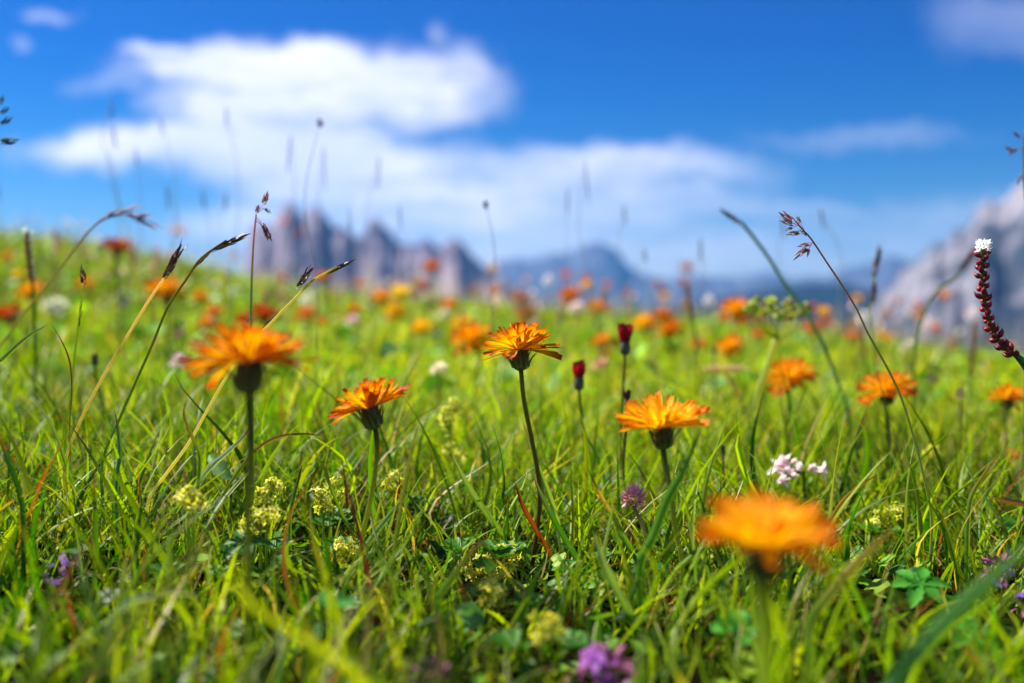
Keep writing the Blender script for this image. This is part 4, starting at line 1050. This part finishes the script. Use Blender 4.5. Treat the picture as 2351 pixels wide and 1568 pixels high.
for i in range(110):
    a = i * 2.4; r = .0165 * math.sqrt((i + .5) / 110); e = c0 + Vector((r * math.cos(a), r * math.sin(a), -.003 * (r / .0165) ** 2 + rnd.uniform(-.0008, .0008)))
    if i % 5 == 0: tube(mr, [pts[0], (pts[0] + e) / 2 + Vector((0, 0, -.0008)), e], .0003, .0002, lin('#a8a860'), lin('#c09c80'), n=3, k=4)
    for k in range(5):
        b_ = k * 1.2566 + a; leaf(mb, e, Vector((math.cos(b_), math.sin(b_), .3)), Vector((0, 0, 1)), .0013, .0010, jit(lin('#c89c78'), .2, rnd), lin(rnd.choice(['#e0b0a8', '#d8c088', '#d08c94'])), rows=2)
child(mr, 'ray', M['stem'], root); child(mb, 'flower_cluster', M['floret'], root)

# ------------------------------------------------------------------ lady's mantle: frothy yellow-green star flowers
def mantle(label, px, py, w, hgt, d, n=26, tail=(0, 90), leaves=True):
    c = P(px, py, d); pts, b = to_ground([P(px, py + hgt * .45, d), P(px + tail[0], py + tail[1], d)]); rnd = random.Random(int(px + 2 * py))
    root = empty('yellow_star_herb', rootat(b), label, 'herb', 'frothy yellow-green herb clusters')
    mb = MB(); tube(mb, pts, .0005, .0006, lin('#7c9430'), lin('#5c8428'), n=10, k=6); sub = []
    RX = w / 2 / FPX * d; RZ = hgt / 2 / FPX * d * 1.5
    for i in range(max(3, n // 7)):
        s = c + Vector((rnd.uniform(-.7, .7) * RX, rnd.uniform(-.6, .6) * RX, rnd.uniform(-.7, .6) * RZ)); sub.append(s); tube(mb, [pts[0], (pts[0] + s) / 2 + Vector((0, 0, -.001)), s], .0004, .0003, lin('#8ca034'), lin('#a8b440'), n=4, k=5)
    cl = []
    for s in sub:
        m_ = MB(); cl.append(m_)
        for i in range(10):
            v = Vector((rnd.gauss(0, 1), rnd.gauss(-.2, 1), rnd.gauss(.5, .9))).normalized(); e = s + v * rnd.uniform(.0016, .0054)
            tube(mb, [s, e], .0002, .00018, lin('#98a838'), lin('#b0b840'), n=1, k=4)
            fx, fy, _ = frame(v); cc = jit(lin(rnd.choice(['#e4e048', '#d4d848', '#ecec6c', '#b8c83c'])), .12, rnd)
            for k in range(4):
                a = k * 1.5708 + rnd.uniform(-.1, .1); rr = fx * math.cos(a) + fy * math.sin(a)
                leaf(m_, e, rr + v * .35, v, .0022, .0014, cc, cc, curl=-.3, rows=4, cols=2, tipc=lin('#a88c30'), tiplen=.2, prof=lambda t: (1 - t) ** .6)
            blob(m_, e - v * .0002, v, .0006, .0004, lin('#b09020'), k=5, rows=3)
    child(mb, 'stem', M['stem'], root)
    for m_ in cl: child(m_, 'flower_cluster', M['floret'], root)
    if leaves:
        for k in range(2):
            mb = MB(); a = rnd.uniform(0, 6.28); q_ = Vector(root.location) + Vector((math.cos(a) * .008, math.sin(a) * .006, rnd.uniform(.008, .014)))
            tube(mb, [q_, Vector(root.location)], .0004, .0005, lin('#6c8c28'), lin('#6c5c28'), n=4, k=5)
            for j in range(7):
                t = a + (j - 3) * .62; dr = Vector((math.cos(t), math.sin(t), .25)); leaf(mb, q_, dr, Vector((0, 0, 1)), .0075, .0042, lin('#3c7420'), lin('#4c8428'), curl=.2, cup=.5, rows=5, cols=4, prof=lambda t_: .15 + .85 * t_ ** .7 if t_ < .9 else .7)
            child(mb, 'leaf', M['leaf'], root)
MT = [('bright yellow-green star cluster, left one of the sharp pair under the big blurred head', 612, 1142, 62, 50, .36, 30), ('lower left star cluster touching the tall stem of the big blurred head', 598, 1192, 80, 50, .345, 30),
      ('yellow-green star cluster right of the big blurred flower stem, at mid distance', 765, 1128, 56, 46, .405, 24), ('small star cluster just below the one at mid distance', 742, 1165, 44, 36, .395, 18),
      ('soft yellow star cluster standing highest, left of the middle stem', 1032, 958, 62, 70, .50, 40), ('soft yellow star cluster hanging right below the highest one', 1046, 1018, 56, 70, .50, 34),
      ('sharp star cluster just left of the foot of the middle stem', 1166, 1262, 62, 50, .375, 30), ('sharp star cluster down left of the foot of the middle stem', 1098, 1308, 74, 46, .36, 28),
      ('blurred star cluster under the two sharp ones near the middle stem foot', 1140, 1375, 80, 50, .315, 26), ('small star cluster far down between two blades left of the middle', 786, 1265, 34, 34, .36, 14),
      ('faint soft yellow cluster in the turf above the left sharp blades', 905, 1108, 34, 34, .44, 12), ('yellow cluster right of the very blurred low flower', 2035, 1188, 66, 56, .43, 26),
      ('blurred ochre cluster low in the centre foreground', 1245, 1440, 40, 60, .27, 8), ('tiny orange-yellow cluster in the left turf', 432, 1152, 26, 22, .33, 8),
      ('soft lemon cluster behind the highest star cluster', 1012, 893, 50, 30, .9, 16), ('faint yellow cluster right of the white vetch', 2140, 1050, 40, 30, .52, 12)]
for (lb, px, py, w, h_, d, n) in MT: mantle(lb, px, py, w, h_, d, n)

# ------------------------------------------------------------------ purple thyme and white vetch
def thyme(label, px, py, d, s=1.0, nfl=9, c='#b070c4', dark='#5c2440', lowc=30, tail=(8, 90)):
    ctr = P(px, py, d); pts, b = to_ground([ctr - Vector((0, 0, .004 * s)), P(px + tail[0], py + tail[1], d)]); root = empty('thyme', rootat(b), label, 'thyme', 'purple thyme heads')
    stem_part(root, pts, .0006, .0007, lin('#5c2830'), lin('#6c5030'), n=8, k=6); rnd = random.Random(int(px)); mb = MB()
    for i in range(lowc):
        v = Vector((rnd.gauss(0, 1), rnd.gauss(0, 1), rnd.gauss(0, .8))).normalized(); p = ctr + Vector((v.x * .0055, v.y * .005, v.z * .004)) * s * .6
        leaf(mb, p, v, Vector((0, 0, 1)) if abs(v.z) < .9 else Vector((1, 0, 0)), .0035 * s, .0018 * s, lin(dark), jit(lin('#a85080'), .3, rnd), cup=.7, rows=4)
    child(mb, 'calyx', M['calyx'], root); mb = MB()
    for i in range(nfl):
        v = Vector((rnd.gauss(0, 1), rnd.gauss(-.2, .8), rnd.gauss(.3, .8))).normalized(); p = ctr + v * rnd.uniform(.0034, .0056) * s; fx, fy, _ = frame(v); cc = jit(lin(c), .15, rnd)
        for k in range(4):
            a = k * 1.57 + i; rr = fx * math.cos(a) + fy * math.sin(a); leaf(mb, p, rr + v * .4, v, 0.0030 * s, .0019 * s, cc, cc, curl=-.4, rows=4)
    child(mb, 'petals', M['floret'], root)
thyme('blurred purple thyme head at the bottom edge, right of centre', 1392, 1530, .255, 1.2, 8)
thyme('dark purple thyme with small violet flowers low at the right edge', 2292, 1306, .345, 1.15, 5, '#a078e0', tail=(6, 80))
thyme('second dark thyme head cut by the right edge', 2352, 1392, .335, .8, 1, '#7a50b0')
thyme('tiny violet bloom in the left foreground turf, upper of two', 160, 1286, .31, .55, 5, '#a878d0', lowc=6)
thyme('tiny violet bloom in the left foreground turf, lower of two', 125, 1318, .30, .55, 5, '#8c4cc0', lowc=6)
thyme('blurred brownish purple head at the bottom edge left of the purple thyme', 985, 1556, .24, 1.0, 2, '#8c5068', dark='#5c3028')

root = None; d = .47
pts, b = to_ground([P(1845, 1085, d), P(1850, 1200, d)]); root = empty('white_vetch', rootat(b), 'bunch of white vetch-like blooms in the grass above the very blurred flower', 'vetch')
stem_part(root, pts, .0008, .0008, lin('#6c8c28'), lin('#5c7c24'), n=8, k=6); rnd = random.Random(77); mt = MB()
for (px, py, w, h_) in ((1786, 1073, 26, 46), (1804, 1062, 20, 36), (1822, 1060, 20, 16), (1834, 1078, 26, 28), (1862, 1076, 26, 26), (1886, 1082, 26, 36), (1795, 1103, 22, 34), (1812, 1085, 20, 26), (1822, 1092, 16, 20)):
    e = P(px, py, d + rnd.uniform(-.008, .008)); tube(mt, [pts[0], (pts[0] + e) / 2, e], .0004, .0003, lin('#7c9c34'), lin('#8ca840'), n=3, k=4)
    m_ = MB()
    for k in range(7):
        v = Vector((rnd.gauss(0, .5), -1 + rnd.random(), rnd.gauss(.2, .8))).normalized(); sz = max(w, h_) / FPX * d
        leaf(m_, e - v * sz * rnd.uniform(.05, .35), v, Vector((0, 0, 1)) if abs(v.z) < .9 else Vector((1, 0, 0)), sz * .8, sz * .5, lin('#ecd0dc'), lin('#f6f2f4'), curl=.5, cup=.5, rows=5, cols=4)
    child(m_, 'petals', M['floret'], root)
child(mt, 'stalks', M['stem'], root)

# ------------------------------------------------------------------ leafy herbs
def star_leaf(label, px, py, d, L, n=5, col=('#3c8424', '#4c9c2c'), W=.5, nrm=(0, -.45, 1), spread=6.28, a0=0, h=None):
    c = P(px, py, d); b = Vector((c.x, c.y, gz(c.x, c.y))); root = empty('herb_leaf', b, label, 'leaf', 'single herb leaves in the turf')
    mb = MB(); tube(mb, [c, b - Vector((0, 0, .001))], .0005, .0006, lin('#5c8c28'), lin('#7c4c30'), n=4, k=6); child(mb, 'stem', M['stem'], root)
    x, y, nn = frame(nrm); rnd = random.Random(int(px))
    for k in range(n):
        a = a0 + spread * k / n; mb = MB(); leaf(mb, c, x * math.cos(a) + y * math.sin(a) + nn * .15, nn, L * rnd.uniform(.8, 1.15), L * W, lin(col[0]), lin(col[1]), curl=-.5, cup=.35, rows=8, cols=4,
             prof=lambda t: (math.sin(math.pi * min(1, t * .96 + .03)) ** .7) * (1 + .12 * (1 if int(t * 8) % 2 else -1))); child(mb, 'leaflet', M['leaf'], root)
star_leaf('bright five-part leaf in the right foreground left of the dark thyme', 2108, 1340, .325, .0105, 6)
star_leaf('bright fan-like lobed leaf right of the middle stem foot', 1300, 1305, .37, .007, 6, W=.6)
star_leaf('pale green lobed leaf right of the fan-like one near the middle stem foot', 1385, 1345, .355, .008, 6, ('#6c9c3c', '#8cb850'), W=.55)
star_leaf('dark lobed leaf low under the left sharp star clusters', 560, 1245, .34, .009, 6, ('#2c5c20', '#3c7024'), W=.5)
star_leaf('smooth shiny leaf in the bottom foreground left of the centre', 740, 1395, .27, .010, 2, ('#3c8c34', '#5caa4c'), spread=2.0, a0=.4)
star_leaf('lobed leaf in the bottom right corner', 2230, 1450, .29, .009, 5)
star_leaf('round leaf in the foreground under the very blurred flower', 1700, 1440, .27, .008, 4, W=.8)
star_leaf('triangular folded leaf standing in the turf low in the centre', 1110, 1420, .30, .009, 2, ('#5c9c50', '#7cb070'), nrm=(0, -1, .3), spread=1.0, a0=1.2, W=.7)
star_leaf('pointed serrated leaf standing in the left turf behind the blade with painted shine', 570 - 40, 1100, .40, .016, 1, ('#4c7c3c', '#5c8c40'), W=.42, nrm=(-.3, -1, .5), a0=1.9)
star_leaf('wide smooth leaf tilted low at the right edge behind the sharp blades', 2275, 1200, .42, .014, 1, ('#4c9040', '#5ca048'), W=.42, nrm=(.2, -.8, .6), a0=.3)

# ------------------------------------------------------------------ broad blades that stand out of the turf
def blade(label, px, d, w, cols, dl=0.0, fold=.45, turn=0.35, name='grass_blade', gr_='broad single grass blades'):
    """px listed tip to base; cols tip to base"""
    pts = [P(x, y, d + dl * i) for i, (x, y) in enumerate(px)]; pts, b = to_ground(pts)
    n = 26; pp = smoothpath(pts, n); V = []; C = []; S = []; cl = [lin(c) for c in cols]
    for i, p in enumerate(pp):
        t = (pp[min(i + 1, n)] - pp[max(i - 1, 0)]).normalized(); view = Vector((math.sin(turn), math.cos(turn), 0.0)); sd = t.cross(view).normalized(); nn = sd.cross(t).normalized()
        f = i / n; ww = w / 2 * min(1, max(.02, (f * 3.0)) ** .75) * (1 - .3 * max(0, f - .6)); k = f * (len(cl) - 1); k0 = min(int(k), len(cl) - 2); c = lerp(cl[k0], cl[k0 + 1], k - k0)
        for s in (-1, -.5, 0, .5, 1): V.append(p + sd * ww * s + nn * (abs(s) - 1) * ww * fold); C.append(tuple(q_ * (1.25 if s == 0 else 1) for q_ in c)); S.append(.5 + s / 2)
    F = [(i * 5 + j, i * 5 + j + 1, (i + 1) * 5 + j + 1, (i + 1) * 5 + j) for i in range(n) for j in range(4)]
    mb = MB(); mb.add(V, F, C, S); o = mb.build(name, M['grass'], loc=rootat(b)); o['label'] = label; o['category'] = 'grass blade'; o['group'] = gr_
GR = ('#9ab070', '#7fae4c', '#6a9c3c', '#5c8c34'); RD = ('#4c2420', '#b8682c', '#8ca83c', '#6a9430', '#5c8428'); BL = ('#9cb47c', '#8cac5c', '#7ca044', '#6c9438')
for a in [
    ('long straight greyish green blade slanting down to the right, left of the middle stem', [(1036, 1038), (1058, 1085), (1090, 1140), (1130, 1195), (1170, 1245), (1225, 1300)], .40, .0027, BL),
    ('straight dark green blade crossing the lower part of the middle stem', [(1220, 1080), (1240, 1130), (1270, 1190), (1305, 1250), (1342, 1310)], .372, .0024, ('#8a7c74', '#4c8428', '#4c8a2c', '#3f7c28')),
    ('paler blade directly behind the one crossing the middle stem', [(1224, 1040), (1248, 1100), (1275, 1180), (1290, 1260), (1300, 1300)], .39, .0022, ('#8cb050', '#a0bc60', '#a8bc78')),
    ('rusty orange-brown blade meeting the foot of the middle stem', [(1183, 1108), (1200, 1160), (1230, 1215), (1262, 1270), (1284, 1318)], .382, .0021, ('#6a2418', '#a8482c', '#8c4a24', '#7c3c24')),
    ('straight blade with orange-speckled tip left of the pink clover', [(1349, 1073), (1368, 1115), (1395, 1165), (1430, 1225), (1462, 1290)], .36, .0017, ('#8c3c28', '#e0a050', '#6c9c34', '#5c9430', '#4c8428')),
    ('wide pale blade leaning right in the foreground under the pink clover', [(1364, 1222), (1385, 1290), (1420, 1360), (1455, 1430), (1485, 1500)], .305, .0030, ('#a0b488', '#8caa70', '#7ca05c', '#6c9850')),
    ('stout upright blade touching the stem of the bowl-shaped flower', [(1611, 978), (1590, 1030), (1560, 1095), (1530, 1150), (1500, 1230), (1470, 1290)], .315, .0028, ('#6c8c34', '#5c9424', '#6aa02c', '#5c8c28')),
    ('very blurred wide blade sweeping in from the lower right edge', [(2420, 1210), (2340, 1270), (2230, 1370), (2130, 1470), (2050, 1580)], .20, .0034, ('#6c9c48', '#6ca450', '#5c9848')),
    ('blurred yellowish blade with brown tip right of the very blurred flower', [(2062, 1205), (2010, 1250), (1950, 1310), (1900, 1370), (1860, 1430)], .265, .0026, ('#8c5c3c', '#c8b050', '#8ca83c', '#6c9c34')),
    ('tall curved blade with split dark tip at the right', [(2298, 1038), (2262, 1085), (2230, 1140), (2222, 1200), (2220, 1290)], .365, .0017, ('#c87c28', '#8ca03c', '#6c9c30', '#5c9430')),
    ('thin blade crossing the curved one at the right', [(2122, 1092), (2145, 1150), (2175, 1220), (2195, 1300), (2200, 1340)], .36, .0012, ('#8c8c30', '#4c7c20', '#44781c')),
    ('arching blade with yellow-brown tip above the very blurred flower', [(2022, 1088), (1980, 1110), (1935, 1150), (1905, 1200), (1885, 1260)], .36, .0014, ('#6c4020', '#c89430', '#6c8c24', '#5c8c24')),
    ('blade with painted white shine slanting to the lower left under the big blurred head', [(588, 958), (560, 1000), (520, 1040), (480, 1075), (450, 1120), (425, 1160)], .375, .0020, ('#7c2820', '#b0b8a0', '#a8b898', '#8ca870', '#6c9440')),  # whitish middle colours paint the shine into the blade
    ('thin red-tipped blade arched over the turf left of the second flower', [(752, 1003), (700, 996), (640, 1003), (590, 1030), (545, 1085), (505, 1150), (480, 1210)], .37, .0013, ('#7c2c2c', '#8c6c2c', '#7c9c2c', '#6c9430')),
    ('red-tipped narrow blade standing by the arched one, left of the second flower', [(703, 985), (720, 1030), (745, 1075), (760, 1120), (790, 1190), (815, 1240)], .365, .0014, ('#7c3020', '#8c9c2c', '#6c9428', '#7c5c2c', '#6c8c28')),
    ('dark red dry blade standing upright left of the second flower stem', [(917, 1080), (917, 1120), (912, 1160), (900, 1210)], .41, .0012, ('#7c2430', '#6c1c28', '#6c2c28')),
    ('straight blade leaning left at the foot of the second flower', [(940, 1125), (905, 1170), (860, 1225), (820, 1290)], .36, .0021, ('#4c7c24', '#8cac68', '#8cb068', '#7ca050')),
    ('stiff green blade with dark tip right of the left star clusters', [(694, 1066), (685, 1100), (672, 1150), (665, 1200)], .375, .0018, ('#5c3c20', '#5c9430', '#4c8c2c')),
    ('pale horizontal curved blade low in the left foreground', [(460, 1372), (420, 1362), (370, 1364), (320, 1375), (285, 1390), (250, 1440)], .245, .0016, ('#a0b098', '#b0bcb0', '#8ca878', '#6c9440')),
    ('blurred pale blade bending down in the left centre foreground', [(695, 1428), (715, 1460), (735, 1510), (745, 1570)], .235, .0019, ('#c0a860', '#8ca870', '#7ca060')),
    ('dull dark blade leaning out of the left edge', [(0, 1010), (15, 1050), (35, 1100), (52, 1170)], .33, .0026, ('#2c5c24', '#2c5a28', '#2c5424')),
    ('bluish upright blade with split tip between the left sedges', [(262, 940), (270, 980), (275, 1040), (268, 1110)], .36, .0018, ('#5c3020', '#4c7c58', '#3c7050', '#2c6038')),
    ('thick curved green blade in the left turf under the thin sloping sedge', [(430, 915), (422, 950), (440, 1000), (458, 1040), (455, 1110), (445, 1160)], .35, .0017, ('#8c3020', '#7c8c24', '#5c8c20', '#4c7c1c')),
    ('left curved blade arching down right in the left turf', [(70, 902), (100, 945), (130, 1000), (150, 1060), (170, 1130)], .37, .0017, ('#8c8c80', '#6c9c28', '#5c8c24')),
    ('blurred slanting blade with red tip in the foreground left of the middle stem', [(1120, 1235), (1085, 1265), (1050, 1310), (1010, 1370)], .29, .0018, ('#8c4c30', '#7c9c30', '#6c9c30')),
    ('dark blurred curved stalk rising in the right turf toward the crossed orange flower', [(1700, 1215), (1640, 1180), (1590, 1210)], .34, .0012, ('#6c8c28', '#5c8424')),
    ('blurred blade cut by the lower left corner', [(130, 1330), (110, 1400), (90, 1480), (70, 1580)], .19, .0030, ('#7c9c28', '#6c8c20', '#5c7c1c')),
    ('broad olive blade rising to the right from the lower left corner', [(520, 1190), (460, 1260), (380, 1350), (300, 1430), (220, 1530), (180, 1600)], .185, .0019, ('#8c7c38', '#7c8c28', '#6c8420')),
    ('yellow blurred blade running from the right of the lower red bud behind the bowl-shaped flower', [(1400, 838), (1480, 860), (1560, 890), (1640, 940), (1700, 985)], .62, .0022, ('#a8b440', '#a0b038', '#8ca838')),
    ('purple-brown blade tip entering low at the right edge', [(2270, 1140), (2310, 1150), (2360, 1160), (2420, 1190)], .33, .0020, ('#8c5c4c', '#4c3c40', '#3c4430')),
    ('dark thin arched stalk under the left sedge', [(115, 740), (140, 780), (160, 830), (165, 900), (160, 980)], .40, .0009, ('#5c2c20', '#6c3c24', '#7c7c28', '#5c7c20')),
    ('slim leaning blade sloping up right from the left edge', [(110, 745), (60, 775), (10, 820), (-40, 880)], .40, .0022, ('#6c7c40', '#8cac28', '#6c9424')),
]:
    blade(a[0], a[1], a[2], a[3], a[4])
